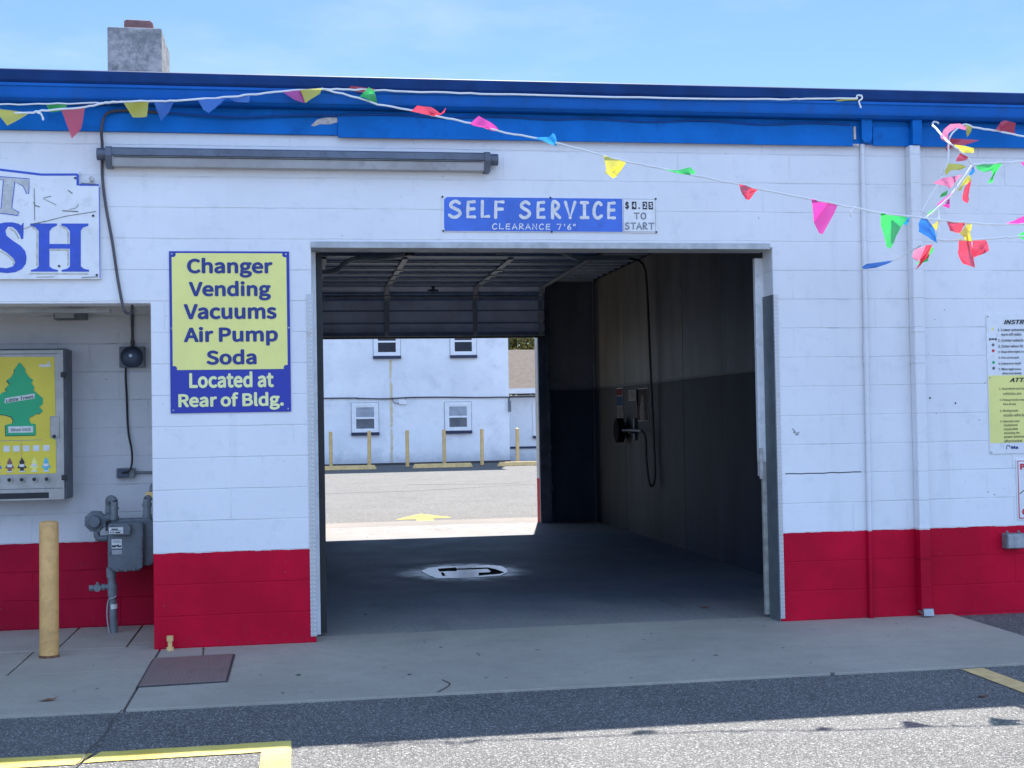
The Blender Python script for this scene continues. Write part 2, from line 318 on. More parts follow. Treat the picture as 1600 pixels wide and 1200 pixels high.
# ------------------------------------------------------------------ mesh helpers
class MB:
    def __init__(s): s.b = bmesh.new()
    def box(s, x0, x1, y0, y1, z0, z1):
        vs = [s.b.verts.new((x, y, z)) for x in (x0, x1) for y in (y0, y1) for z in (z0, z1)]
        for f in ((0,1,3,2),(4,6,7,5),(0,4,5,1),(2,3,7,6),(0,2,6,4),(1,5,7,3)): s.b.faces.new([vs[i] for i in f])
        return s
    def prism(s, pts, a, b, axis='Y'):
        # polygon in the plane normal to axis, from a to b
        def P(u, v, w): return {'Y': (u, w, v), 'Z': (u, v, w), 'X': (w, u, v)}[axis]
        A = [s.b.verts.new(P(u, v, a)) for u, v in pts]; B = [s.b.verts.new(P(u, v, b)) for u, v in pts]
        n = len(pts); fs = [s.b.faces.new(A), s.b.faces.new(B[::-1])]
        for i in range(n): s.b.faces.new([A[i], B[i], B[(i+1) % n], A[(i+1) % n]])
        for f in fs: f.normal_update()
        bmesh.ops.triangulate(s.b, faces=fs, ngon_method='EAR_CLIP'); return s
    def tube(s, path, r, n=8, cap=True):
        path = [Vector(p) for p in path]; rings = []
        for i, p in enumerate(path):
            t = (path[min(i+1, len(path)-1)] - path[max(i-1, 0)]).normalized()
            up = Vector((0, 0, 1)) if abs(t.z) < .9 else Vector((0, 1, 0))
            u = t.cross(up).normalized(); w = u.cross(t)
            rr = r[i] if isinstance(r, (list, tuple)) else r
            rings.append([s.b.verts.new(p + (u*math.cos(2*PI*k/n) + w*math.sin(2*PI*k/n))*rr) for k in range(n)])
        for a, b in zip(rings, rings[1:]):
            for k in range(n): s.b.faces.new([a[k], a[(k+1) % n], b[(k+1) % n], b[k]])
        if cap: s.b.faces.new(rings[0][::-1]); s.b.faces.new(rings[-1])
        return s
    def cyl(s, a, b, r, n=20): return s.tube([a, b], r, n)
    def strip(s, pts, w, y):
        # flat stroke on a wall plane facing -Y, with mitred joints
        pts = [Vector(p) for p in pts]; L = []; Rr = []
        for i, p in enumerate(pts):
            t = (pts[min(i+1, len(pts)-1)] - pts[max(i-1, 0)]).normalized(); n = Vector((-t.y, t.x))
            L.append(s.b.verts.new((p.x+n.x*w/2, y, p.y+n.y*w/2))); Rr.append(s.b.verts.new((p.x-n.x*w/2, y, p.y-n.y*w/2)))
        for i in range(len(pts)-1): s.b.faces.new([L[i], Rr[i], Rr[i+1], L[i+1]])
        return s
    def disc(s, x, y, z, r, n=12):
        s.b.faces.new([s.b.verts.new((x+r*math.cos(2*PI*k/n), y, z+r*math.sin(2*PI*k/n))) for k in range(n)]); return s
    def build(s, name, mat, parent=None, smooth=False, bevel=0, loc=None):
        root = parent
        while root is not None and root.parent is not None: root = root.parent
        off = Vector(root.location) if root is not None else Vector(loc or (0, 0, 0))
        bmesh.ops.recalc_face_normals(s.b, faces=s.b.faces)
        bmesh.ops.translate(s.b, verts=s.b.verts, vec=-off)
        me = bpy.data.meshes.new(name); s.b.to_mesh(me); s.b.free()
        if smooth:
            for p in me.polygons: p.use_smooth = True
        o = bpy.data.objects.new(name, me); COL.objects.link(o)
        me.materials.append(mat)
        if parent is not None: o.parent = parent
        else: o.location = off
        if bevel:
            m = o.modifiers.new('Bevel', 'BEVEL'); m.width = bevel; m.segments = 2; m.limit_method = 'ANGLE'; m.angle_limit = R(40)
        if smooth:
            m = o.modifiers.new('Edge', 'EDGE_SPLIT'); m.split_angle = R(42)
        return o

def thing(name, label, cat, loc=(0, 0, 0), group=None):
    o = bpy.data.objects.new(name, None); COL.objects.link(o); o.location = loc; o.empty_display_size = .1
    return tag(o, label, cat, group)
def tag(o, label, cat, group=None):
    o['label'] = label; o['category'] = cat
    if group: o['group'] = group
    return o
def structure(o): o['kind'] = 'structure'; return o

def smoothpath(pts, n=6):
    pts = [Vector(p) for p in pts]; out = []
    for i in range(len(pts)-1):
        p0 = pts[max(i-1, 0)]; p1 = pts[i]; p2 = pts[i+1]; p3 = pts[min(i+2, len(pts)-1)]
        for k in range(n):
            t = k/n
            out.append(.5*((2*p1) + (p2-p0)*t + (2*p0-5*p1+4*p2-p3)*t*t + (3*p1-p0-3*p2+p3)*t**3))
    out.append(pts[-1]); return out

def bundled_font():
    # the plain sans that ships with Blender itself; the built-in font serves if it is missing
    try:
        import os
        return bpy.data.fonts.load(os.path.join(bpy.utils.system_resource('DATAFILES'), 'fonts', 'Noto Sans CJK Regular.woff2'))
    except Exception: return None
FONT = bundled_font()
def lettering(name, lines, mat, parent, y, weight=.0, shear=0.0, depth=.0015):
    """lines: (text, x0, x1, z0, z1): each line set on the wall plane and fitted to its box"""
    bm = bmesh.new()
    for text, x0, x1, z0, z1 in lines:
        cu = bpy.data.curves.new('letters', 'FONT'); cu.body = text; cu.size = 1;  cu.shear = shear; cu.extrude = .01
        if FONT: cu.font = FONT
        cu.resolution_u = 4
        ob = bpy.data.objects.new('letters', cu); COL.objects.link(ob)
        bpy.context.view_layer.update()
        dg = bpy.context.evaluated_depsgraph_get()
        me = bpy.data.meshes.new_from_object(ob.evaluated_get(dg))
        xs = [v.co.x for v in me.vertices]; ys = [v.co.y for v in me.vertices]
        ax, bx, ay, by = min(xs), max(xs), min(ys), max(ys)
        if x1 is None: x1 = x0 + (bx-ax)*(z1-z0)/(by-ay)
        w = weight/(bx-ax)*(x1-x0)           # heavier stroke: the letter laid down a few times, a hair apart
        wz = weight/(by-ay)*(z1-z0)
        for q in range(9 if weight else 1):
            dx, dz = (w*math.cos(q*PI/4), wz*math.sin(q*PI/4)) if q < 8 and weight else (0, 0)
            m2 = me.copy()
            for v in m2.vertices:
                v.co = Vector((x0+w+(v.co.x-ax)/(bx-ax)*(x1-x0-2*w)+dx, y-(v.co.z+.01)*(depth+.00025*q)/.02, z0+wz+(v.co.y-ay)/(by-ay)*(z1-z0-2*wz)+dz))
            bm.from_mesh(m2); bpy.data.meshes.remove(m2)
        bpy.data.objects.remove(ob); bpy.data.curves.remove(cu); bpy.data.meshes.remove(me)
    mb = MB(); mb.b.free(); mb.b = bm
    return mb.build(name, mat, parent)

STROKES = {  # hand-lettered brush capitals in a unit box
 'S': [[(.85,.88),(.55,1),(.2,.88),(.15,.68),(.45,.54),(.8,.40),(.88,.2),(.6,.02),(.25,.0),(.02,.12)]],
 'E': [[(.85,.98),(.2,.94),(.14,.5),(.12,.03),(.85,.02)],[(.14,.5),(.8,.53)]],
 'L': [[(.2,1),(.14,.05),(.9,.06)]],
 'F': [[(.15,.0),(.2,.97),(.95,.98)],[(.18,.52),(.85,.53)]],
 'R': [[(.1,0),(.18,.97),(.6,.98),(.82,.78),(.62,.56),(.2,.47),(.92,.02)]],
 'V': [[(.02,1),(.45,.02),(.95,1)]],
 'I': [[(.1,.98),(.9,.98)],[(.5,.98),(.48,.03)],[(.05,.03),(.92,.03)]],
 'C': [[(.9,.86),(.65,1),(.3,.86),(.1,.45),(.22,.1),(.55,0),(.9,.14)]],
 'A': [[(.02,0),(.5,1),(.95,0)],[(.2,.35),(.8,.35)]],
 'N': [[(.1,0),(.14,1),(.85,.02),(.88,1)]],
 'T': [[(.02,.97),(.98,.97)],[(.5,.97),(.48,0)]],
 'O': [[(.5,1),(.15,.82),(.06,.45),(.22,.08),(.52,0),(.85,.15),(.95,.55),(.82,.88),(.5,1)]],
 '7': [[(.05,.98),(.92,.98),(.4,0)]], '6': [[(.75,1),(.3,.65),(.12,.3),(.3,.03),(.65,.03),(.85,.27),(.6,.48),(.2,.38)]],
 "'": [[(.5,1),(.45,.72)]], '"': [[(.3,1),(.26,.72)],[(.7,1),(.66,.72)]],
}
def brush(name, letters, w, mat, parent, y):
    mb = MB(); n = 0
    for ch, x0, x1, z0, z1 in letters:
        for st in STROKES[ch]:
            n += 1; pts = [Vector((x0+u*(x1-x0), z0+v*(z1-z0))) for u, v in st]
            if len(pts) > 3 and ch in 'SCOR6':
                pts = [Vector((p.x, p.y)) for p in smoothpath([(p.x, p.y, 0) for p in pts], 4)]
            yy = y-.0004*(n % 5)
            mb.strip(pts, w, yy)
            for q, p in enumerate(pts): mb.disc(p.x, yy-.00006*(1+q), p.y, w/2, 10)
    return mb.build(name, mat, parent)

SUN, SKY, EXPO = 3.7, .05, 1.7
AIR, DUST, OZ = 1.0, 0.0, 6.0
CLOUD, CLOUDC = .5, (4.5, 5.5, 6.5)
FILL, FILLC = .85, (6.1, 8.9, 14.6)

# ------------------------------------------------------------------ setting: ground, paving
def sheet(name, x0, x1, y0, y1, z, mat):
    mb = MB(); mb.b.faces.new([mb.b.verts.new(p) for p in ((x0, y0, z), (x1, y0, z), (x1, y1, z), (x0, y1, z))])
    return structure(mb.build(name, mat))
sheet('ground', -400, 400, -400, 500, -.05, M['asphalt_rear'])
sheet('front_lot', -60, 60, -60, .1, -.014, M['asphalt'])
sheet('rear_lot', -50, 60, 10.22, 60, -.014, M['asphalt_rear'])

mb = MB(); g = .006                                     # sidewalk slabs with open joints between them
def slab(x0, x1, y0, y1): mb.box(x0+g, x1-g, y0+g, y1-g, -.04, 0)
mb.prism([(-.985, -1.808), (4.33, -1.800), (4.44, -.9), (4.46, .24), (.0, .24), (-.985, .24)], -.04, 0, 'Z')
mb.prism([(-8, -1.83), (-.999, -1.812), (-.999, -.69), (-8, -.69)], -.04, 0, 'Z')
slab(-8, -1.79, -.69, .15); slab(-1.79, -.995, -.69, .15)
slab(-8, -1.66, .15, 1.1); slab(-1.66, -1.22, .15, 1.1); slab(-1.22, -1.03, .15, 1.1)
structure(mb.build('sidewalk', M['concrete_side'], bevel=.004))
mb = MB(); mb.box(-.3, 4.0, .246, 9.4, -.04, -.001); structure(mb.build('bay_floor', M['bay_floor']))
mb = MB(); mb.box(-6, 12, 9.406, 10.225, -.04, 0); structure(mb.build('rear_apron', M['apron'], bevel=.004))

def ground_poly(name, pts, z, mat):
    b = MB(); f = b.b.faces.new([b.b.verts.new((x, y, z)) for x, y in pts]); f.normal_update(); bmesh.ops.triangulate(b.b, faces=[f], ngon_method='EAR_CLIP'); return structure(b.build(name, mat))
def wavy(p, q, amp, n):
    return [(p[0]+(q[0]-p[0])*t/n, p[1]+(q[1]-p[1])*t/n+random.uniform(-amp, amp)) for t in range(n+1)]
ground_poly('parking_line', wavy((-7, -2.66), (-1.02, -2.655), .008, 24)+wavy((-1.06, -2.835), (-7, -2.835), .008, 24), -.010, M['road_yellow'])
ground_poly('parking_line', wavy((-.99, -2.645), (-.165, -2.635), .006, 9)+[(-.155, -2.64), (-.17, -8), (-.30, -8), (-.285, -2.81)]+wavy((-.29, -2.815), (-1.04, -2.825), .006, 8), -.0095, M['road_yellow'])
ground_poly('parking_line', [(3.545, -1.835), (3.68, -1.83), (3.63, -8), (3.50, -8)], -.010, M['pale_yellow'])
ground_poly('road_arrow', [(1.325, 10.72), (1.783, 11.75), (2.167, 10.795), (1.87, 10.79), (1.847, 10.30), (1.60, 10.30), (1.62, 10.72)], -.010, M['arrow_yellow'])
b = MB()
for pts in ([(.46, 18.33), (1.15, 18.6), (2.05, 18.53), (2.95, 18.98), (4.14, 19.64), (5.2, 20.2)], [(2.4, 21.4), (2.81, 21.2), (3.57, 21.03), (4.22, 20.66), (4.9, 20.9)]):
    P = [Vector((p.x, p.y)) for p in smoothpath([(a, c, 0) for a, c in pts], 6)]
    for i in range(len(P)-1):
        w = random.uniform(.08, .24); d = (P[i+1]-P[i]).normalized(); n = Vector((-d.y, d.x))*w/2
        b.b.faces.new([b.b.verts.new((q.x, q.y, -.010)) for q in (P[i]+n, P[i]-n, P[i+1]-n, P[i+1]+n)])
structure(b.build('lot_crack', M['hatch_rim']))
b = MB()
for pts in ([(.665, -1.46), (.69, -1.56), (.685, -1.62), (.64, -1.72), (.60, -1.79)], [(-.72, -.02), (-.70, -.36)], [(-1.0, -1.83), (-1.02, -2.1), (-1.01, -2.35), (-1.04, -2.64), (-1.05, -2.85), (-1.12, -3.3)]):
    P = [Vector((p.x, p.y)) for p in smoothpath([(a, c, 0) for a, c in pts], 5)]
    for i in range(len(P)-1):
        d = (P[i+1]-P[i]).normalized(); n = Vector((-d.y, d.x))*.004
        b.b.faces.new([b.b.verts.new((q.x, q.y, .003)) for q in (P[i]+n, P[i]-n, P[i+1]-n, P[i+1]+n)])
structure(b.build('sidewalk_crack', M['hatch_rim']))

# ------------------------------------------------------------------ the car wash
B = thing('car_wash_building', 'long white block car wash with a red base, blue eaves and an open drive-through bay', 'building')
mb = MB(); mb.prism([(-5, 2.223), (-1.03, 2.223), (-1.03, -.1), (0, -.1), (0, 2.60), (3.182, 2.60), (3.182, -.1), (9, -.1), (9, 3.5), (-5, 3.5)], 0, .2)
mb.build('front_wall', M['front_paint'], B, bevel=.008)
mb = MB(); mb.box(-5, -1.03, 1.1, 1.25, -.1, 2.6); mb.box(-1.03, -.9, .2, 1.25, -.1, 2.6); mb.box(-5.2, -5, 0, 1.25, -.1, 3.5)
mb.build('alcove_wall', M['alcove_shade_paint'], B)
mb = MB(); mb.box(-5, -1.03, .2, 1.1, 2.44, 2.5); mb.build('alcove_soffit', M['alcove_shade_paint'], B)
mb = MB(); mb.box(-5, -1.33, .34, .40, 2.195, 2.222); mb.build('soffit_trim', M['lintel'], B)
mb = MB()
mb.prism([(-5.2, -.1), (.26, -.1), (.26, 2.85), (3.2, 2.85), (3.2, -.1), (9, -.1), (9, 3.5), (-5.2, 3.5)], 9.2, 9.4); mb.build('rear_wall', M['front_paint'], B)
mb = MB(); mb.box(-.5, -.3, .2, 9.2, -.1, 3.6); mb.build('bay_wall', M['panel_low'], B)
mb = MB(); mb.box(4.02, 4.2, .2, 9.2, -.1, 3.6); mb.build('bay_wall', M['panel_low'], B)
mb = MB(); mb.box(9, 9.2, 0, 9.4, -.1, 3.5); mb.build('end_wall', M['front_paint'], B)
mb = MB(); mb.box(-5.3, 9.3, -.10, 9.5, 3.598, 3.66); mb.build('roof', M['roof'], B)
mb = MB(); mb.prism([(-.155, 3.604), (-.162, 3.62), (-.157, 3.684), (-.15, 3.69), (-.04, 3.69), (-.04, 3.664), (-.104, 3.662), (-.104, 3.604)], -5.3, 9.3, 'X')
mb.build('roof_edge', M['roof_edge'], B)
mb = MB(); mb.prism([(-.03, 3.497), (-.105, 3.497), (-.125, 3.508), (-.135, 3.512), (-.142, 3.525), (-.158, 3.575), (-.168, 3.582), (-.170, 3.598), (-.03, 3.598)], -5.3, 9.3, 'X')
gut = mb.build('gutter', M['gutter_blue'], B)
mb = MB(); mb.box(-5, 9, -.03, -.001, 3.33, 3.496); fas = mb.build('fascia', M['blue'], B, bevel=.003)
mb = MB(); mb.box(.185, 3.78, -.046, -.0305, 3.312, 3.462); mb.box(3.93, 9, -.043, -.0305, 3.318, 3.455); mb.build('fascia_board', M['blue'], fas, bevel=.003)
mb = MB(); mb.prism([(.01, 3.39), (.05, 3.43), (.10, 3.445), (.183, 3.447), (.183, 3.415), (.13, 3.40), (.07, 3.40), (.03, 3.385)], -.0325, -.0305); mb.build('peeled_patch', M['pale_edge'], fas)
mb = MB(); mb.box(3.785, 3.80, -.05, -.0305, 3.36, 3.45); mb.box(3.77, 3.825, -.045, -.0305, 3.315, 3.328); mb.build('splintered_edge', M['pale_edge'], fas)
# rain pipes
mb = MB(); mb.cyl((3.838, -.022, -.01), (3.858, -.022, 3.33), .0165, 14)
mb.cyl((3.85, -.022, 1.93), (3.849, -.022, 1.78), .021, 14)
pp = mb.build('rain_pipe', M['downspout_white'], B, smooth=True)
mb = MB(); mb.prism([(3.834, 3.50), (3.912, 3.50), (3.912, 3.36), (3.89, 3.335), (3.852, 3.335), (3.834, 3.36)], -.075, -.0465); mb.build('pipe_head', M['blue'], pp, bevel=.003)
mb = MB(); mb.box(4.185, 4.265, -.085, -.004, .045, 3.318); ds = mb.build('downspout', M['downspout_white'], B, bevel=.008)
mb = MB(); mb.box(4.205, 4.277, -.095, -.047, 3.319, 3.497); mb.build('downspout_top', M['blue'], ds, bevel=.004)
for z in (.62, .405, 2.0, 1.78):
    mb = MB(); mb.box(4.18, 4.27, -.089, -.003, z, z+.008); mb.build('downspout_seam', M['downspout_white'], ds)
mb = MB(); mb.prism([(-.115, .012), (-.105, .058), (-.088, .062), (-.088, .044), (-.02, .044), (-.02, .03)], 4.188, 4.262, 'X'); mb.build('downspout_mouth', M['galv'], ds)
# lintel, guards, stops
mb = MB(); mb.box(-.003, 3.165, -.012, .21, 2.586, 2.628); mb.build('lintel', M['lintel'], B, bevel=.003)
mb = MB(); mb.box(-.036, 0.0, -.006, -.0005, .04, 2.28); mb.box(0.0, .005, -.006, .19, .04, 2.28); mb.build('corner_guard', M['guard'], B)
mb = MB(); mb.box(3.182, 3.212, -.007, -.0005, .02, 2.27); gd = mb.build('corner_guard', M['guard'], B)
mb = MB(); mb.box(3.175, 3.1815, -.0065, .197, .0, 2.27); mb.build('guard_return', M['meter'], gd)
mb = MB(); mb.box(-.06, .032, .2, .245, .015, 2.585); mb.build('door_stop', M['white_metal'], B, bevel=.004)
mb = MB(); mb.box(.034, .075, .25, .31, .02, 2.585); mb.build('door_track', M['black'], B)
mb = MB(); mb.box(3.125, 3.26, .2, .245, 1.10, 2.55); mb.build('door_stop', M['white_metal'], B, bevel=.004)
mb = MB(); mb.box(3.15, 3.26, .2, .24, .02, 1.10); mb.build('door_stop', M['weathered_wood'], B, bevel=.004)
mb = MB(); mb.box(3.125, 3.15, .19, .199, .98, 1.20); mb.box(3.125, 3.1495, .2, .235, 1.0, 1.099); mb.build('broken_stop', M['pale_edge'], B)
for i, (x, z) in enumerate(((4.459, 2.159), (4.384, 2.091), (4.523, 1.492), (4.701, 1.371), (4.375, 1.422), (4.33, 1.532), (4.753, 1.635), (.206, 2.669))):
    mb = MB(); r_ = (.004, .0035, .0075)[i % 3]; mb.b.faces.new([mb.b.verts.new((x+r_*math.cos(a)*random.uniform(.7, 1.2), -.0012, z+r_*math.sin(a)*random.uniform(.7, 1.2))) for a in [t*PI/4 for t in range(8)]])
    mb.build('nail_hole', M['black'], B)
mb = MB(); mb.strip([(3.24+t*.056, 1.021+random.uniform(-.003, .003)) for t in range(11)], .007, -.0012); mb.build('mortar_crack', M['hatch_rim'], B)
mb = MB()
for q in ([(3.299, 1.335), (3.33, 1.30), (3.35, 1.31)], [(3.32, 1.288), (3.345, 1.297)], [(3.305, 1.312), (3.318, 1.30)]): mb.strip(q, .006, -.0013)
mb.build('paint_scrape', M['scratch'], B)
# bay ceiling: ribbed deck
mb = MB(); mb.box(-.3, 4.02, .2, 9.2, 3.40, 3.43)
y = .35
while y < 9.1:
    mb.prism([(y, 3.399), (y+.03, 3.355), (y+.12, 3.355), (y+.15, 3.399)], -.3, 4.02, 'X'); y += .33
mb.build('ceiling_deck', M['ceiling'], B)
# bay lining panels on the right wall and the return beside the rear door
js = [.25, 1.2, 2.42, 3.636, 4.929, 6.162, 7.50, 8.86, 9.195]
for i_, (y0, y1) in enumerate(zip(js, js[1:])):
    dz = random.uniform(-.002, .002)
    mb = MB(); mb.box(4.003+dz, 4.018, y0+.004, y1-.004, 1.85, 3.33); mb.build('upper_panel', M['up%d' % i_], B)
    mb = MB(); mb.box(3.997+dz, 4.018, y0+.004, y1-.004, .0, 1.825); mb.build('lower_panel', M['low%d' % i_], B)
mb = MB(); mb.box(3.985, 4.0025, .25, 9.18, 1.826, 1.849); mb.box(3.30, 3.985, 9.165, 9.18, 1.826, 1.849)
for y in (8.86,): mb.box(3.990, 3.9955, y-.012, y+.012, 0, 1.825)
mb.build('panel_trim', M['panel_trim'], B)
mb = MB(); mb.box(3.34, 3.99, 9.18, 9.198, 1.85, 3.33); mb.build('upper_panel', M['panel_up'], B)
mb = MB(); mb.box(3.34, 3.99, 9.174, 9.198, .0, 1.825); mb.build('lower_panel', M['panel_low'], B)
mb = MB(); mb.box(3.975, 3.992, 9.15, 9.172, 0, 1.82); mb.build('panel_trim', M['panel_trim'], B)

# rear overhead door, half rolled up on its curved track
def door_path(s):
    if s < .45: return Vector((9.10, 2.575+s)), Vector((0, 1))
    s -= .45; r = .25; L = r*PI/2
    if s < L:
        a = s/r; return Vector((9.10-r+r*math.cos(a), 3.025+r*math.sin(a))), Vector((-math.sin(a), math.cos(a)))
    s -= L; return Vector((8.85-s, 3.275+.008*s)), Vector((-1, .012)).normalized()
def along(mb, s0, s1, x0, x1, d0, d1, n=1):
    # slab following the door path; d is the distance on the bay side of it
    for i in range(n):
        a, b = s0+(s1-s0)*i/n, s0+(s1-s0)*(i+1)/n
        (p, t), (q, u) = door_path(a), door_path(b)
        N = lambda t: Vector((-t.y, t.x))
        pts = [p+N(t)*d0, p+N(t)*d1, q+N(u)*d1, q+N(u)*d0]
        mb.prism([tuple(v) for v in pts], x0, x1, 'X')
mb = MB(); s = 0; seclen = .55; sec = 0
while sec < 7:
    e = s+seclen
    along(mb, s+.006, e-.006, .19, 3.29, -.045, 0, 4 if .2 < s < 1.0 else 1)
    for a in (s+.17, s+.36): along(mb, a, a+.012, .19, 3.29, .0004, .006, 1)
    s = e; sec += 1
door = mb.build('overhead_door', M['door_panel'], B)
for q in range(sec):
    s = q*seclen; e = s+seclen; curved = .2 < s < 1.0
    mb = MB(); along(mb, s+.010, s+.06, .19, 3.29, .0005, .030, 2); mb.build('shade_strut', M['door_strut_shade'], door)
    mb = MB(); along(mb, e-.235 if q else e-.06, e-.006, .19, 3.29, .0005, .034, 3); mb.build('shade_strut', M['door_strut_shade'], door)  # dark band paints the shaded recess of each door section
    mb = MB(); along(mb, s-.004, s+.009, .19, 3.29, .0005, .044, 1)
    if q: along(mb, e-.25, e-.238, .19, 3.29, .0005, .040, 1)
    mb.build('section_edge', M['galv'], door)
    for a in (s+.17, s+.34):
        mb = MB(); along(mb, a, a+.022, .19, 3.29, .0062, .012, 1); mb.build('section_rib', M['door_strut_shade'], door)
for x in (.19, 1.09, 2.29, 3.20):
    mb = MB(); along(mb, .01, 3.75, x, x+.062, .0455, .058, 40); mb.build('door_stile', M['door_strip'], door)
for x in (1.10, 2.30):
    for s in (.55, 1.10, 1.65, 2.20, 2.75):
        mb = MB(); along(mb, s-.045, s+.045, x-.006, x+.071, .059, .072, 2); mb.build('hinge', M['galv'], door)
for x in (.2, 3.19):
    mb = MB(); along(mb, .17, .34, x+.01, x+.07, .059, .085, 1); mb.build('roller_bracket', M['galv'], door)
mb = MB(); along(mb, .66, .80, 1.72, 1.76, .031, .06, 2); along(mb, .71, .75, 1.67, 1.81, .061, .08, 1); mb.build('door_latch', M['steel_dark'], door)
mb = MB(); mb.box(.19, 3.29, 9.085, 9.15, 2.55, 2.574); mb.build('door_seal', M['black'], door)
for x in (.12, 3.30):
    mb = MB(); mb.box(x, x+.045, 9.07, 9.12, 0, 3.0)
    along(mb, .42, 4.05, x, x+.045, -.03, .02, 30)
    mb.build('door_track', M['steel_dark'], B)
mb = MB(); mb.box(.06, .26, 9.13, 9.198, 0, 2.95); mb.build('door_frame', M['steel_dark'], B)
mb = MB(); mb.box(3.2, 3.345, 9.13, 9.198, 0, 2.95)
for z in (.45, 1.0, 1.55, 2.1): mb.box(3.345, 3.37, 9.10, 9.14, z, z+.06)
mb.build('door_frame', M['steel_dark'], B)
# chimney through the roof
mb = MB(); mb.box(-1.615, -1.178, 2.5, 3.24, 3.66, 4.752); ch = mb.build('chimney', M['chimney'], B, bevel=.012)
mb = MB(); mb.prism([(-1.49, 4.7525), (-1.255, 4.7525), (-1.255, 4.82), (-1.275, 4.838), (-1.47, 4.842), (-1.49, 4.83)], 2.58, 3.0); mb.build('flue', M['flue'], ch, bevel=.01)

# ------------------------------------------------------------------ things on the front wall
T = thing('wall_light', 'long dark tube light fixture under the blue eaves above the bay', 'light fixture', (-.06, 0, 3.15))
mb = MB(); mb.prism([(-.002, 3.218), (-.08, 3.218), (-.105, 3.205), (-.105, 3.165), (-.098, 3.16), (-.002, 3.16)], -1.27, 1.16, 'X'); mb.build('housing', M['light_housing'], T)
mb = MB(); mb.prism([(-.097, 3.159), (-.080, 3.098), (-.004, 3.098), (-.004, 3.159)], -1.25, 1.15, 'X'); mb.build('diffuser', M['diffuser'], T)
for x0, x1, d in ((-1.29, -1.251, -1), (1.151, 1.19, 1)):
    mb = MB(); mb.prism([(-.002, 3.222), (-.085, 3.222), (-.112, 3.208), (-.112, 3.16), (-.085, 3.09), (-.002, 3.09)], x0, x1, 'X'); mb.build('end_cap', M['light_housing'], T)
    mb = MB(); c = x0 if d < 0 else x1; mb.cyl((c-.001*d, -.06, 3.175), (c+.055*d, -.06, 3.175), .039, 20); mb.build('knob', M['light_housing'], T, smooth=True)
mb = MB(); mb.box(-1.24, 1.14, -.0995, -.0985, 3.150, 3.156); mb.build('lens_clip', M['black'], T)

mb = MB(); mb.tube(smoothpath([(-.9, -.036, 3.452), (-1.15, -.045, 3.462), (-1.28, -.055, 3.44), (-1.315, -.06, 3.34), (-1.318, -.02, 3.235), (-1.32, -.018, 3.05), (-1.30, -.018, 2.85), (-1.262, -.02, 2.62), (-1.23, -.02, 2.38), (-1.20, -.02, 2.205), (-1.185, -.01, 2.168), (-1.165, .03, 2.163), (-1.155, .08, 2.19), (-1.155, .1, 2.30), (-1.155, .1, 2.439)]), .0095, 8)
tag(mb.build('power_cable', M['cable_grey'], smooth=True, loc=(-1.3, 0, 2.2)), 'thin dark cable hanging down the white wall beside the lettered sign', 'cable')
pts = [(-.9, 3.452), (-.5, 3.430), (-.15, 3.448), (.18, 3.458), (.55, 3.468), (.9, 3.452), (1.25, 3.468), (1.6, 3.455), (1.9, 3.466), (2.3, 3.452), (2.7, 3.470), (3.1, 3.450), (3.5, 3.468), (3.76, 3.458)]
mb = MB(); mb.tube(smoothpath([(x, -.052, z) for x, z in pts]), .006, 6)
tag(mb.build('eaves_cable', M['cable_blue'], smooth=True, loc=(1.5, -.05, 3.46)), 'wavy painted cable running along the blue fascia', 'cable')

# yellow and blue notice board
T = thing('directory_sign', 'yellow and blue sign listing Changer Vending Vacuums Air Pump Soda', 'sign', (-.53, 0, 1.51))
mb = MB(); mb.box(-.910, -.1435, -.010, -.001, 1.511, 2.561); mb.build('sign_board', M['sign_blue'], T, bevel=.002)
def notched(x0, x1, z0, z1, n):
    return [(x0+n, z0), (x1-n, z0), (x1-n, z0+n*.6), (x1-n*.6, z0+n), (x1, z0+n), (x1, z1-n), (x1-n*.6, z1-n), (x1-n, z1-n*.6), (x1-n, z1), (x0+n, z1), (x0+n, z1-n*.6), (x0+n*.6, z1-n), (x0, z1-n), (x0, z0+n), (x0+n*.6, z0+n), (x0+n, z0+n*.6)]
mb = MB(); mb.prism(notched(-.893, -.162, 1.790, 2.548, .026), -.0125, -.0102); mb.build('yellow_panel', M['sign_yellow'], T)
lettering('lettering', [('Changer', -.797, -.251, 2.388, 2.518), ('Vending', -.787, -.264, 2.239, 2.368), ('Vacuums', -.821, -.229, 2.117, 2.217), ('Air Pump', -.822, -.222, 1.944, 2.069), ('Soda', -.681, -.361, 1.821, 1.921)], M['sign_text_navy'], T, -.0127, .0135)
lettering('lower_lettering', [('Located at', -.791, -.253, 1.671, 1.777), ('Rear of Bldg.', -.861, -.190, 1.524, 1.642)], M['sign_text_yellow'], T, -.0105, .014)
for x, z in ((-.892, 2.543), (-.164, 2.543), (-.898, 2.06), (-.152, 2.06), (-.893, 1.53), (-.163, 1.53)):
    mb = MB(); mb.cyl((x, -.010, z), (x, -.014, z), .006, 8); mb.build('screw', M['galv'], T)

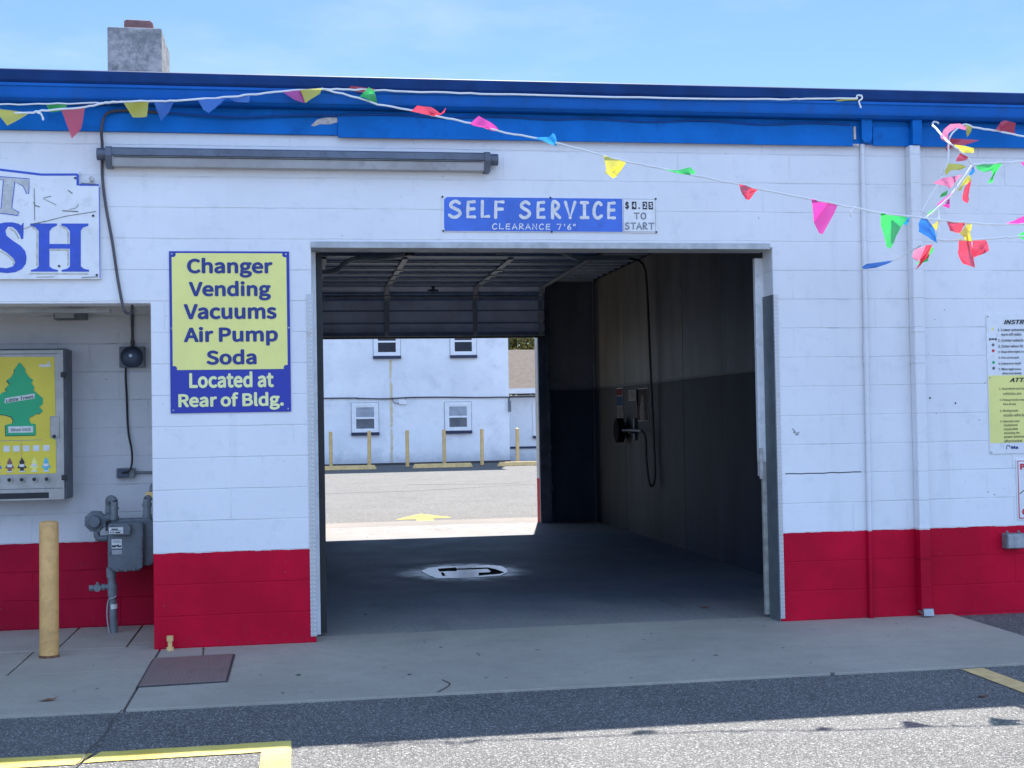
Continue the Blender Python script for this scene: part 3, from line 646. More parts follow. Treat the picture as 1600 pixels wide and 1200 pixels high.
# SELF SERVICE board
T = thing('self_service_sign', 'long faded blue sign with SELF SERVICE in cream brush letters over the bay', 'sign', (1.61, 0, 2.69))
mb = MB(); mb.box(.869, 2.352, -.009, -.001, 2.697, 2.936); mb.build('sign_board', M['sign_white'], T, bevel=.002)
mb = MB(); mb.prism([(.888, 2.702), (2.110, 2.702), (2.110, 2.930), (.905, 2.930), (.885, 2.915), (.882, 2.73)], -.0112, -.0092); mb.build('blue_panel', M['self_blue'], T)
xs = [(.918, 1.0), (1.035, 1.098), (1.132, 1.19), (1.222, 1.288), (1.40, 1.472), (1.514, 1.572), (1.616, 1.676), (1.712, 1.783), (1.818, 1.872), (1.904, 1.968), (2.005, 2.062)]
brush('lettering', [(c, a, b2, 2.795, 2.902) for c, (a, b2) in zip('SELFSERVICE', xs)], .0225, M['letter_white'], T, -.0120)
cl = []; x = 1.206
for c in 'CLEARANCE': cl.append((c, x, x+.035, 2.716, 2.752)); x += .0458
cl += [('7', 1.652, 1.682, 2.716, 2.752), ("'", 1.695, 1.715, 2.716, 2.752), ('6', 1.722, 1.752, 2.716, 2.752), ('"', 1.760, 1.785, 2.716, 2.752)]
brush('small_lettering', cl, .0070, M['sign_white'], T, -.0120)
lettering('price', [('$', 2.130, 2.158, 2.858, 2.912)], M['letter_black'], T, -.0093, .02)
mb = MB(); mb.cyl((2.229, -.0091, 2.866), (2.229, -.0105, 2.866), .006, 10); mb.build('price_point', M['letter_black'], T)
mb = MB(); mb.strip([(2.117, 2.704), (2.343, 2.704), (2.343, 2.929), (2.117, 2.929), (2.117, 2.704)], .004, -.0094); mb.build('price_border', M['letter_grey'], T)
mb = MB()
for a in (2.178, 2.254, 2.296): mb.box(a, a+.032, -.0105, -.0091, 2.858, 2.911)
mb.build('number_tile', M['letter_black'], T)
lettering('tile_number', [('4', 2.183, 2.204, 2.868, 2.902), ('2', 2.259, 2.281, 2.868, 2.902), ('5', 2.301, 2.323, 2.868, 2.902)], M['sign_white'], T, -.0107, .01)
brush('price_lettering', [('T', 2.193, 2.229, 2.793, 2.833), ('O', 2.240, 2.276, 2.793, 2.833), ('S', 2.127, 2.158, 2.722, 2.764), ('T', 2.168, 2.203, 2.722, 2.764), ('A', 2.208, 2.244, 2.722, 2.764), ('R', 2.252, 2.284, 2.722, 2.764), ('T', 2.295, 2.332, 2.722, 2.764)], .0098, M['letter_grey'], T, -.0100)
for x, z in ((.874, 2.931), (.877, 2.703), (1.61, 2.932), (1.615, 2.70), (2.347, 2.931), (2.347, 2.702)):
    mb = MB(); mb.cyl((x, -.009, z), (x, -.0135, z), .007, 8); mb.build('screw', M['black'], T)

# big lettered board at the left edge
T = thing('lettered_sign', 'large scuffed white board with blue serif letters SH at the left', 'sign', (-1.9, 0, 2.38))
mb = MB(); mb.prism([(-2.6, 3.10), (-2.096, 3.095), (-1.942, 3.080), (-1.709, 3.056), (-1.459, 3.068), (-1.467, 2.986), (-1.336, 2.975), (-1.334, 2.379), (-2.6, 2.376)], -.028, -.001)
mb.build('sign_board', M['sign_white'], T, bevel=.003)
mb = MB(); mb.strip([(-2.6, 3.09), (-2.096, 3.087), (-1.942, 3.073), (-1.694, 3.045), (-1.470, 3.048)], .015, -.0293); mb.box(-1.478, -1.462, -.0296, -.0283, 2.978, 3.05); mb.box(-1.461, -1.340, -.0296, -.0283, 2.976, 2.988)
mb.box(-1.341, -1.336, -.0296, -.0283, 2.383, 2.970); mb.build('border', M['wash_blue'], T)
S_ = [(-1.945, 2.731), (-1.914, 2.738), (-1.875, 2.739), (-1.836, 2.731), (-1.817, 2.719), (-1.807, 2.736), (-1.803, 2.736), (-1.804, 2.67), (-1.806, 2.634), (-1.818, 2.631), (-1.825, 2.654), (-1.844, 2.686), (-1.871, 2.709), (-1.898, 2.711), (-1.914, 2.686), (-1.907, 2.654), (-1.868, 2.621), (-1.822, 2.589), (-1.795, 2.556), (-1.786, 2.516), (-1.792, 2.475), (-1.815, 2.442), (-1.854, 2.422), (-1.901, 2.416), (-1.947, 2.42), (-1.978, 2.43), (-1.994, 2.442), (-2.005, 2.418), (-2.016, 2.418), (-2.017, 2.523), (-2.004, 2.523), (-1.989, 2.483), (-1.954, 2.452), (-1.908, 2.446), (-1.869, 2.459), (-1.855, 2.483), (-1.865, 2.507), (-1.9, 2.54), (-1.946, 2.572), (-1.992, 2.604), (-2.013, 2.645), (-2.008, 2.685), (-1.983, 2.716)]
H_ = [(-1.763, 2.732), (-1.599, 2.733), (-1.599, 2.721), (-1.630, 2.705), (-1.646, 2.683), (-1.647, 2.602), (-1.522, 2.602), (-1.521, 2.684), (-1.54, 2.708), (-1.572, 2.721), (-1.573, 2.733), (-1.407, 2.734), (-1.407, 2.72), (-1.44, 2.708), (-1.454, 2.689), (-1.456, 2.459), (-1.437, 2.444), (-1.405, 2.436), (-1.405, 2.425), (-1.574, 2.425), (-1.574, 2.436), (-1.54, 2.444), (-1.523, 2.459), (-1.522, 2.572), (-1.647, 2.572), (-1.648, 2.459), (-1.63, 2.444), (-1.597, 2.436), (-1.596, 2.425), (-1.761, 2.425), (-1.761, 2.436), (-1.728, 2.444), (-1.714, 2.459), (-1.712, 2.683), (-1.73, 2.706), (-1.763, 2.719)]
T_ = [(-2.035, 3.035), (-1.766, 3.017), (-1.77, 2.922), (-1.784, 2.923), (-1.803, 2.97), (-1.854, 2.996), (-1.874, 2.829), (-1.83, 2.802), (-1.836, 2.782), (-1.959, 2.798), (-1.956, 2.816), (-1.938, 2.832), (-1.923, 3.007), (-1.981, 3.011), (-2.016, 2.982), (-2.028, 2.941), (-2.042, 2.943)]
for pl, m in ((S_, 'wash_blue'), (H_, 'wash_blue'), (T_, 'wash_silver')):
    mb = MB(); mb.prism(pl, -.0300, -.0283); L = mb.build('letter', M[m], T)
    if m == 'wash_silver':
        b2 = MB(); b2.strip(pl+[pl[0]], .005, -.0304); b2.build('outline', M['wash_blue'], L)
mb = MB()
for q in ([(-1.751, 2.707), (-1.728, 2.695), (-1.721, 2.671), (-1.724, 2.459)], [(-1.583, 2.721), (-1.54, 2.696), (-1.532, 2.672), (-1.533, 2.606)], [(-1.533, 2.565), (-1.534, 2.463)], [(-1.885, 2.700), (-1.854, 2.678), (-1.832, 2.634)], [(-1.946, 2.556), (-1.9, 2.528), (-1.864, 2.491), (-1.868, 2.467)], [(-1.769, 2.412), (-1.409, 2.411)], [(-1.643, 2.564), (-1.534, 2.563)]):
    mb.strip(q, .010, -.0291)
mb.build('letter_shadow_line', M['shadow_line'], T)
mb = MB(); kk = 0
for q in ([(-1.742, 2.867), (-1.731, 2.846), (-1.703, 2.838)], [(-1.683, 2.892), (-1.602, 2.851)], [(-1.68, 2.896), (-1.633, 2.908)], [(-1.567, 2.815), (-1.469, 2.81)], [(-1.524, 2.823), (-1.484, 2.832), (-1.467, 2.849), (-1.472, 2.861)], [(-1.759, 2.728), (-1.673, 2.745), (-1.555, 2.778), (-1.359, 2.812)], [(-1.53, 2.946), (-1.503, 2.926)], [(-1.829, 2.686), (-1.673, 2.749)], [(-1.737, 2.956), (-1.735, 2.752)], [(-1.45, 2.992), (-1.36, 2.987)], [(-1.73, 2.39), (-1.62, 2.392)], [(-1.45, 2.388), (-1.35, 2.392)]):
    kk += 1; mb.strip(q, (.005, .008, .004)[kk % 3]*.8, -.0305-.0001*kk)
mb.build('scratch', M['scratch'], T)
for x, z in ((-1.485, 3.025), (-1.377, 2.784), (-1.358, 2.404), (-1.589, 2.461)):
    mb = MB(); mb.cyl((x, -.028, z), (x, -.034, z), .0075, 8); mb.build('bolt', M['black'], T)
mb = MB(); mb.tube([(-1.385, -.001, 3.02), (-1.385, -.03, 3.02), (-1.385, -.035, 3.0)], .010, 8); mb.cyl((-1.385, -.031, 3.022), (-1.385, -.038, 3.022), .016, 10)
tag(mb.build('wall_hook', M['pale_edge'], loc=(-1.385, 0, 3.02)), 'small rusty hook sticking out of the wall above the lettered board', 'hook')

# right-hand notices
T = thing('instruction_sign', 'tall white and yellow sign of wash instructions at the right edge', 'sign', (5.1, 0, 1.13))
mb = MB(); mb.box(4.772, 5.43, -.008, -.001, 1.126, 2.123); mb.build('sign_board', M['sign_white'], T)
mb = MB(); mb.box(4.776, 5.426, -.0095, -.0082, 1.203, 1.686); mb.build('yellow_panel', M['sign_yellow'], T)
lettering('heading', [('INSTRUCTIONS', 4.906, 5.30, 2.052, 2.085), ('ATTENTION', 4.938, 5.26, 1.636, 1.668)], M['letter_black'], T, -.0098, .010, .3)
ins = [('1. Lower antenna and', 2.013), ('    turn off radio', 1.980), ('2. Center vehicle', 1.937), ('3. Enter when lit', 1.895), ('4. Stop when light is red', 1.853), ('5. Put car in park', 1.811), ('6. Enjoy your wash', 1.769), ('7. When light turns', 1.728), ('    drive out slowly', 1.698)]
att = [('1. Dual wheel and large', 1.588), ('    vehicles are', 1.555), ('2. Pickup trucks must be', 1.508), ('    free of any', 1.478), ('3. Moving mats', 1.430), ('    inside vehicle', 1.400), ('4. Operator and', 1.355), ('    Equipment', 1.327), ('    responsible', 1.299), ('    including the', 1.271), ('    power antenna', 1.243), ('    aftermarket', 1.216)]
lettering('lettering', [(t.strip(), (4.857 if t[0] != ' ' else 4.885), None, z-.010, z+.011) for t, z in ins+att], M['letter_black'], T, -.0098, 0)
for i, (z, m) in enumerate(((2.020, 'sign_yellow'), (1.945, 'letter_black'), (1.905, 'meter'), (1.863, 'red_text'), (1.822, 'label_white'), (1.78, 'tree_green'), (1.738, 'meter'))):
    mb = MB()
    if i == 0: mb.prism([(4.806, z-.011), (4.832, z-.011), (4.819, z+.013)], -.0098, -.0082)
    elif i == 1: mb.box(4.79, 4.802, -.0098, -.0082, z-.008, z+.008); mb.box(4.806, 4.832, -.0098, -.0082, z-.004, z+.007); mb.box(4.836, 4.848, -.0098, -.0082, z-.008, z+.008)
    elif i == 4: mb.box(4.808, 4.830, -.0098, -.0082, z-.011, z+.011)
    else: mb.cyl((4.819, -.0082, z), (4.819, -.0098, z), .011, 12)
    mb.build('icon', M[m], T)
mb = MB(); mb.tube([(4.915+.014*math.cos(a/10*2*PI), -.0088, 1.168+.018*math.sin(a/10*2*PI)) for a in range(7)], .003, 6); mb.build('maker_mark', M['sign_text_navy'], T)
lettering('maker_name', [('Ma', 4.938, 4.99, 1.158, 1.18)], M['sign_text_navy'], T, -.0085, .015)
for x, z in ((4.784, 2.108), (4.788, 1.67), (4.784, 1.137)):
    mb = MB(); mb.cyl((x, -.008, z), (x, -.012, z), .006, 8); mb.build('screw', M['galv'], T)

T = thing('warning_sign', 'small white sign with a red border and red capitals below the instructions', 'sign', (5.15, 0, .65))
mb = MB(); mb.box(4.972, 5.36, -.008, -.001, .648, 1.084); mb.build('sign_board', M['sign_white'], T, bevel=.003)
mb = MB(); mb.strip([(4.985, .662), (5.347, .662), (5.347, 1.070), (4.985, 1.070), (4.985, .662)], .008, -.0088); mb.build('border', M['red_text'], T)
lettering('lettering', [('PO', 5.002, 5.085, 1.008, 1.052), ('V', 5.045, 5.083, .945, .988), ('G', 5.008, 5.046, .685, .730)], M['red_text'], T, -.0084, .02)
mb = MB(); mb.strip([(4.992, .835), (5.03, .862), (5.12, .93)], .006, -.0092); mb.build('line_mark', M['letter_black'], T)

T = thing('junction_box', 'grey electrical box on the red base below the warning sign', 'electrical box', (4.92, 0, .45))
mb = MB(); mb.box(4.848, 4.99, -.075, -.001, .452, .560); mb.build('box_body', M['meter_pipe'], T, bevel=.006)
mb = MB(); mb.box(4.854, 4.984, -.082, -.0755, .458, .554); mb.build('cover', M['galv'], T, bevel=.002)
for x in (4.868, 4.955):
    mb = MB(); mb.cyl((x, -.045, .5605), (x, -.045, .578), .009, 8); mb.build('fitting', M['meter_pipe'], T)

# ------------------------------------------------------------------ the alcove
T = thing('vending_machine', 'steel framed yellow air freshener vending cabinet with a green tree emblem', 'vending machine', (-2.15, 1.1, .93))
mb = MB(); mb.box(-2.66, -1.695, .838, 1.099, .932, 1.985); mb.build('cabinet', M['vend_side'], T, bevel=.006)
mb = MB(); mb.box(-2.65, -1.708, .815, .8375, .930, 1.975); ff = mb.build('front_frame', M['vend_steel'], T, bevel=.004)
mb = MB(); mb.box(-2.64, -1.722, .8125, .8148, 1.945, 1.95); mb.build('frame_seam', M['vend_side'], ff)
mb = MB(); mb.box(-2.64, -1.722, .8125, .8148, 1.01, 1.014); mb.build('frame_seam', M['vend_side'], ff)
dp = [(-2.56, 1.112), (-1.762, 1.116), (-1.762, 1.345), (-1.80, 1.365), (-1.80, 1.512), (-1.763, 1.515), (-1.768, 1.925), (-2.56, 1.93)]
mb = MB(); mb.prism(dp, .811, .8148); dsp = mb.build('display_panel', M['vend_yellow'], T)
tree = [(-1.997, 1.89), (-1.959, 1.84), (-1.961, 1.825), (-1.935, 1.785), (-1.907, 1.764), (-1.921, 1.749), (-1.902, 1.714), (-1.907, 1.694), (-1.87, 1.66), (-1.846, 1.638), (-1.846, 1.598), (-1.87, 1.579), (-1.846, 1.548), (-1.861, 1.533), (-1.89, 1.531), (-1.905, 1.518), (-1.928, 1.515), (-1.938, 1.49), (-1.928, 1.465), (-1.895, 1.459), (-1.894, 1.384), (-2.091, 1.383), (-2.093, 1.458), (-2.047, 1.467), (-2.042, 1.492), (-2.052, 1.512), (-2.095, 1.527), (-2.147, 1.533), (-2.156, 1.558), (-2.123, 1.568), (-2.151, 1.583), (-2.151, 1.653), (-2.115, 1.68), (-2.084, 1.692), (-2.091, 1.712), (-2.064, 1.741), (-2.083, 1.767), (-2.05, 1.79), (-2.03, 1.826), (-2.032, 1.841)]
mb = MB(); mb.prism([(x-.006, z-.005) for x, z in tree], .8095, .8108); mb.build('emblem_edge', M['tree_shadow'], dsp)
mb = MB(); mb.prism(tree, .807, .8092); em = mb.build('emblem', M['tree_green'], dsp)
mb = MB(); mb.prism([(-2.099, 1.607), (-1.902, 1.637), (-1.898, 1.672), (-2.095, 1.642)], .8055, .8068); mb.build('emblem_band', M['label_white'], T)
mb = MB(); mb.box(-2.075, -1.912, .8055, .8068, 1.402, 1.446); mb.build('emblem_plate', M['label_white'], T)
L = lettering('lettering', [('Little Trees', -2.088, -1.908, 1.626, 1.651)], M['tree_shadow'], T, .8052, .006)
for v in L.data.vertices: v.co.z += (v.co.x+2.0+2.15)*0 + (v.co.x + T.location.x + 1.998)*.155
lettering('small_lettering', [('Since 1952', -2.06, -1.927, 1.413, 1.434)], M['meter_pipe'], T, .8052, .005)
mb = MB(); mb.box(-1.868, -1.791, .8095, .8108, 1.856, 1.873); mb.prism([(-1.818, 1.876), (-1.794, 1.876), (-1.806, 1.90)], .8095, .8108); mb.build('corner_sticker', M['label_white'], T)
mb = MB(); mb.strip([(-2.5, 1.345), (-1.848, 1.349)], .004, .8105); mb.strip([(-1.99, 1.34), (-1.992, 1.21)], .002, .8103); mb.build('rule_line', M['letter_grey'], T)
for x in (-2.25, -2.17, -2.089, -2.025, -1.958, -1.893, -1.826):
    mb = MB(); mb.box(x-.021, x+.021, .8095, .8108, 1.272, 1.313); mb.build('button_label', M['label_white'], T, bevel=.003)
mini = [(0, 1), (.35, .62), (.22, .60), (.55, .28), (.2, .25), (.22, .12), (.35, .1), (.35, 0), (-.35, 0), (-.35, .1), (-.22, .12), (-.2, .25), (-.55, .28), (-.22, .60), (-.35, .62)]
for x, m in ((-2.15, 'self_blue'), (-2.069, 'flue'), (-1.988, 'letter_black'), (-1.907, 'sign_yellow'), (-1.828, 'sky_blue')):
    if m == 'sky_blue' and m not in M: M[m] = basic('light blue card', (.10, .42, .58), .4)
    mb = MB(); mb.prism([(x+u*.058, 1.128+v*.103) for u, v in mini], .8095, .8108); c = mb.build('scent_card', M[m], T)
    mb = MB(); mb.box(x-.016, x+.016, .8082, .8093, 1.165, 1.184); mb.build('card_label', M['label_white'], c)
    mb = MB(); mb.box(x-.019, x+.019, .8082, .8093, 1.129, 1.138); mb.build('card_label', M['label_white'], c)
for x in (-2.155, -2.071, -1.989, -1.906, -1.824):
    mb = MB(); mb.cyl((x, .8148, 1.077), (x, .803, 1.077), .0215, 18); kb = mb.build('coin_knob', M['vend_steel'], T, smooth=True)
    mb = MB(); mb.cyl((x, .8028, 1.077), (x, .7985, 1.077), .013, 14); mb.build('knob_centre', M['black'], kb)
mb = MB(); mb.box(-2.6, -1.812, .812, .8148, .945, .985); mb.build('tray_slot', M['slot'], T)
mb = MB(); mb.prism([(-1.798, 1.36), (-1.738, 1.36), (-1.738, 1.508), (-1.798, 1.508)], .8085, .8148); mb.build('lock_plate', M['vend_steel'], T, bevel=.003)
mb = MB(); mb.cyl((-1.772, .8085, 1.372), (-1.772, .802, 1.372), .012, 12); mb.build('lock', M['black'], T)
for z in (1.80, 1.085):
    mb = MB(); mb.box(-1.725, -1.69, .798, .837, z-.018, z+.018); mb.build('latch', M['black'], T, bevel=.004)
for x, z in ((-2.0, 1.957), (-1.85, 1.957), (-1.735, 1.945), (-1.733, 1.73), (-1.728, 1.53), (-1.725, 1.29), (-1.85, 1.0), (-2.05, .995)):
    mb = MB(); mb.cyl((x, .8148, z), (x, .811, z), .007, 8); mb.build('rivet', M['galv'], T)

T = thing('soffit_light', 'small dark box light high on the alcove wall', 'light', (-1.69, 1.1, 2.23))
mb = MB(); mb.box(-1.80, -1.58, .98, 1.099, 2.20, 2.262); mb.build('light_body', M['meter'], T, bevel=.006)
mb = MB(); mb.box(-1.79, -1.66, .972, .9795, 2.208, 2.25); mb.build('light_lens', M['diffuser'], T)

T = thing('electrical_box', 'square dark box with a pale-topped round cover high on the alcove wall', 'electrical box', (-1.27, 1.1, 1.85))
mb = MB(); mb.box(-1.358, -1.182, 1.03, 1.099, 1.856, 2.005); mb.build('back_plate', M['meter'], T, bevel=.003)
mb = MB(); mb.tube([(-1.27, 1.0295, 1.930), (-1.27, 1.015, 1.930), (-1.27, 1.0, 1.930), (-1.27, .992, 1.930)], [.078, .078, .066, .03], 24); rc = mb.build('round_cover', M['steel_dark'], T, smooth=True)
mb = MB(); mb.prism([(-1.27+.074*math.cos(R(a)), 1.930+.074*math.sin(R(a))) for a in range(15, 166, 10)]+[(-1.31, 1.955), (-1.27, 1.962), (-1.235, 1.955)], 1.0135, 1.0148)
mb.build('pale_crescent', M['meter_pipe'], rc)  # paler crescent across the upper part of the cover
mb = MB(); mb.cyl((-1.275, .9915, 1.938), (-1.275, .984, 1.938), .012, 10); mb.build('nut', M['galv'], rc)
mb = MB(); mb.cyl((-1.272, 1.085, 2.005), (-1.272, 1.085, 2.439), .009, 8); mb.cyl((-1.272, 1.085, 2.005), (-1.272, 1.085, 2.055), .014, 10); mb.cyl((-1.272, 1.085, 2.15), (-1.272, 1.085, 2.235), .0115, 10); mb.build('feed_pipe', M['cable_grey'], T, smooth=True)
T = thing('outlet_box', 'small grey outlet box with a black cord plugged in above the gas meter', 'outlet', (-1.32, 1.1, 1.05))
mb = MB(); mb.box(-1.388, -1.262, 1.045, 1.099, 1.062, 1.133); mb.build('box_body', M['meter_pipe'], T, bevel=.005)
mb = MB(); mb.box(-1.38, -1.30, 1.038, 1.0445, 1.068, 1.126); mb.build('outlet_flap', M['steel_dark'], T, bevel=.003)
mb = MB(); mb.cyl((-1.262, 1.085, 1.098), (-1.031, 1.085, 1.094), .010, 8); mb.build('conduit', M['meter_pipe'], T, smooth=True)
mb = MB(); mb.tube(smoothpath([(-1.318, 1.07, 1.86), (-1.321, 1.08, 1.78), (-1.316, 1.085, 1.64), (-1.313, 1.085, 1.5), (-1.305, 1.08, 1.38), (-1.283, 1.06, 1.27), (-1.276, 1.03, 1.19), (-1.285, 1.015, 1.13), (-1.31, 1.015, 1.107), (-1.345, 1.035, 1.10)]), .0075, 8)
tag(mb.build('extension_cord', M['black'], smooth=True, loc=(-1.3, 1.08, 1.1)), 'black cord hanging between the round electrical box and the outlet', 'cord')

# gas meter
T = thing('gas_meter', 'grey gas meter with pipes and a round regulator standing in the alcove', 'gas meter', (-1.37, .8, 0))
mb = MB(); mb.prism([(-1.410, .452), (-1.36, .425), (-1.20, .43), (-1.172, .455), (-1.168, .75), (-1.19, .765), (-1.395, .765), (-1.410, .745)], .72, .79); bd = mb.build('front_case', M['meter'], T, bevel=.012)
mb = MB(); mb.prism([(-1.395, .455), (-1.13, .455), (-1.105, .48), (-1.105, .76), (-1.13, .785), (-1.395, .785)], .7905, .93); mb.build('rear_case', M['meter'], T, bevel=.01)
for x, z in ((-1.40, .45), (-1.345, .437), (-1.29, .437), (-1.235, .44), (-1.186, .46), (-1.18, .53), (-1.18, .60), (-1.18, .67), (-1.40, .56), (-1.25, .757), (-1.33, .757)):
    mb = MB(); mb.cyl((x, .7195, z), (x, .708, z), .010, 6); mb.build('flange_bolt', M['meter'], bd)
mb = MB(); mb.prism([(-1.37, .68), (-1.255, .68), (-1.245, .73), (-1.27, .762), (-1.355, .762)], .688, .7195); ix = mb.build('index_housing', M['meter'], T, bevel=.006)
mb = MB(); mb.box(-1.395, -1.300, .684, .6878, .693, .738); mb.build('dial_face', M['label_white'], ix)
mb = MB(); mb.box(-1.378, -1.335, .6825, .6838, .720, .729); mb.box(-1.385, -1.310, .6825, .6838, .713, .716); mb.box(-1.352, -1.318, .6825, .6838, .697, .706)
for x in (-1.383, -1.366): mb.cyl((x, .6838, .703), (x, .6825, .703), .005, 8)
mb.build('dial_mark', M['letter_black'], ix)
mb = MB(); mb.box(-1.382, -1.314, .717, .7195, .590, .653); b1 = mb.build('data_label', M['label_white'], T)
mb = MB()
for z, w in ((.640, .05), (.632, .055)): mb.box(-1.375, -1.375+w, .716, .7168, z, z+.003)
mb.prism([(-1.38, .598), (-1.352, .598), (-1.348, .606), (-1.34, .598), (-1.317, .598), (-1.317, .612), (-1.33, .607), (-1.338, .618), (-1.347, .612), (-1.38, .612)], .716, .7168); mb.build('label_mark', M['letter_black'], b1)
mb = MB(); mb.box(-1.381, -1.315, .717, .7195, .548, .578); b1 = mb.build('data_label', M['galv'], T)
def elbow(pts, r, name, collars=()):
    mb = MB(); mb.tube(smoothpath(pts, 6), r, 14)
    for a, c in collars: mb.cyl(a, c, r*1.25, 14)
    return mb.build(name, M['meter_pipe'], T, smooth=True)
elbow([(-1.374, .80, .78), (-1.374, .80, .87), (-1.372, .80, .905), (-1.39, .83, .925), (-1.415, .86, .92), (-1.418, .88, .88), (-1.418, .88, .78), (-1.42, .88, .70)], .026, 'inlet_pipe', [((-1.374, .80, .785), (-1.374, .80, .808)), ((-1.374, .80, .855), (-1.374, .80, .872))])
elbow([(-1.155, .84, .78), (-1.155, .84, .88), (-1.153, .84, .915), (-1.135, .87, .935), (-1.12, .90, .96), (-1.118, .93, 1.0), (-1.105, 1.0, 1.005), (-1.08, 1.099, 1.005)], .027, 'outlet_pipe', [((-1.155, .84, .785), (-1.155, .84, .808)), ((-1.155, .84, .865), (-1.155, .84, .89))])
mb = MB(); mb.box(-1.165, -1.115, .838, .85, .925, .968); mb.build('pipe_tag', M['pale_yellow'], T, bevel=.004)
mb = MB(); mb.tube([(-1.500, .745, .775), (-1.500, .775, .775), (-1.500, .79, .775), (-1.500, .83, .775), (-1.500, .84, .775)], [.038, .045, .072, .072, .05], 20)
for a in range(0, 360, 45): mb.cyl((-1.5+.066*math.cos(R(a+20)), .783, .775+.066*math.sin(R(a+20))), (-1.5+.066*math.cos(R(a+20)), .835, .775+.066*math.sin(R(a+20))), .011, 8)
mb.cyl((-1.478, .744, .777), (-1.478, .725, .777), .018, 12); rg = mb.build('regulator', M['meter'], T, smooth=True)
mb = MB(); mb.tube(smoothpath([(-1.492, .80, .71), (-1.490, .80, .67), (-1.475, .80, .655), (-1.42, .80, .655)], 5), .022, 12); mb.build('regulator_pipe', M['meter'], T, smooth=True)
mb = MB(); mb.cyl((-1.45, .81, .79), (-1.405, .82, .80), .030, 12); mb.build('regulator_pipe', M['meter'], T, smooth=True)
mb = MB(); mb.cyl((-1.382, .80, -.04), (-1.396, .80, .40), .028, 16); mb.cyl((-1.396, .80, .385), (-1.397, .80, .452), .034, 16); mb.cyl((-1.39, .80, .26), (-1.391, .80, .34), .033, 16); rp = mb.build('riser_pipe', M['meter_pipe'], T, smooth=True)
mb = MB(); mb.cyl((-1.415, .80, .318), (-1.545, .80, .312), .017, 12); mb.cyl((-1.44, .80, .317), (-1.46, .80, .316), .024, 12); mb.cyl((-1.52, .80, .313), (-1.545, .80, .312), .023, 12); mb.cyl((-1.49, .775, .315), (-1.49, .825, .315), .026, 12); mb.box(-1.498, -1.482, .79, .81, .335, .352); mb.build('valve', M['meter_pipe'], T, smooth=True)
mb = MB(); mb.cyl((-1.3855, .80, .165), (-1.3865, .80, .198), .0295, 16); mb.build('pipe_band', M['label_white'], T, smooth=True)
mb = MB(); mb.tube(smoothpath([(-1.36, .77, .255), (-1.39, .766, .24), (-1.415, .775, .225), (-1.425, .775, .15), (-1.42, .775, .06), (-1.41, .77, .0)]), .005, 6); mb.build('tracer_wire', M['diffuser'], T, smooth=True)

# ------------------------------------------------------------------ things standing on the sidewalk
T = thing('bollard', 'stout tan yellow bollard standing on the sidewalk before the alcove', 'bollard', (-1.655, -.11, 0))
mb = MB(); mb.tube([(-1.655, -.11, -.03), (-1.65, -.11, .83), (-1.65, -.11, .843), (-1.65, -.11, .848)], [.058, .058, .054, .038], 28); mb.build('post', M['pale_yellow_b'] if 'pale_yellow_b' in M else M['yellow_paint'], T, smooth=True)
mb = MB(); mb.tube([(-1.655, -.11, .0), (-1.655, -.11, .016)], [.0615, .0590], 28); mb.build('rusty_foot', M['rust'], T, smooth=True)
T = thing('cleanout_cap', 'tiny yellow capped pipe stub at the foot of the red pier', 'pipe cap', (-.925, -.06, 0))
mb = MB(); mb.cyl((-.925, -.06, 0), (-.925, -.06, .02), .024, 14); mb.cyl((-.925, -.06, .02), (-.925, -.06, .058), .014, 14); mb.build('stub', M['pale_yellow'], T, smooth=True)
mb = MB(); mb.cyl((-.925, -.06, .058), (-.925, -.06, .092), .021, 8); mb.build('cap', M['pale_yellow'], T)
T = thing('access_hatch', 'rusty brown diamond plate hatch set in the sidewalk', 'hatch', (-.75, -.8, 0))
mb = MB(); mb.prism([(-.995, -1.255), (-.508, -1.222), (-.506, -.345), (-1.0, -.385)], .001, .006, 'Z'); mb.build('hatch_frame', M['hatch_rim'], T)
mb = MB(); mb.prism([(-.983, -1.243), (-.520, -1.212), (-.518, -.357), (-.988, -.396)], .0065, .012, 'Z'); mb.build('hatch_plate', M['plate'], T)
T = thing('floor_drain', 'pale wet drain cover with dark slots in the bay floor', 'drain', (1.45, 3.65, 0))
mb = MB(); mb.prism([(1.046, 3.831), (1.10, 3.98), (1.141, 4.07), (1.249, 4.153), (1.744, 4.15), (1.849, 4.034), (1.86, 3.75), (1.819, 3.467), (1.718, 3.247), (1.423, 3.167), (1.125, 3.228), (1.083, 3.488)], -.0005, .004, 'Z'); mb.build('drain_cover', M['scum'], T)
for pl in ([(1.22, 3.965), (1.212, 3.739), (1.29, 3.76), (1.374, 3.724), (1.388, 3.833), (1.398, 3.922), (1.406, 4.021)], [(1.389, 3.836), (1.684, 3.828), (1.703, 3.923), (1.399, 3.920)], [(1.686, 3.828), (1.685, 3.585), (1.735, 3.386), (1.79, 3.48), (1.755, 3.75), (1.705, 3.923)], [(1.683, 3.583), (1.656, 3.52), (1.556, 3.516), (1.527, 3.309), (1.733, 3.384)], [(1.213, 3.627), (1.237, 3.656), (1.233, 3.403), (1.202, 3.378)]):
    mb = MB(); mb.prism(pl, .0042, .006, 'Z'); mb.build('slot', M['matte_black'], T)

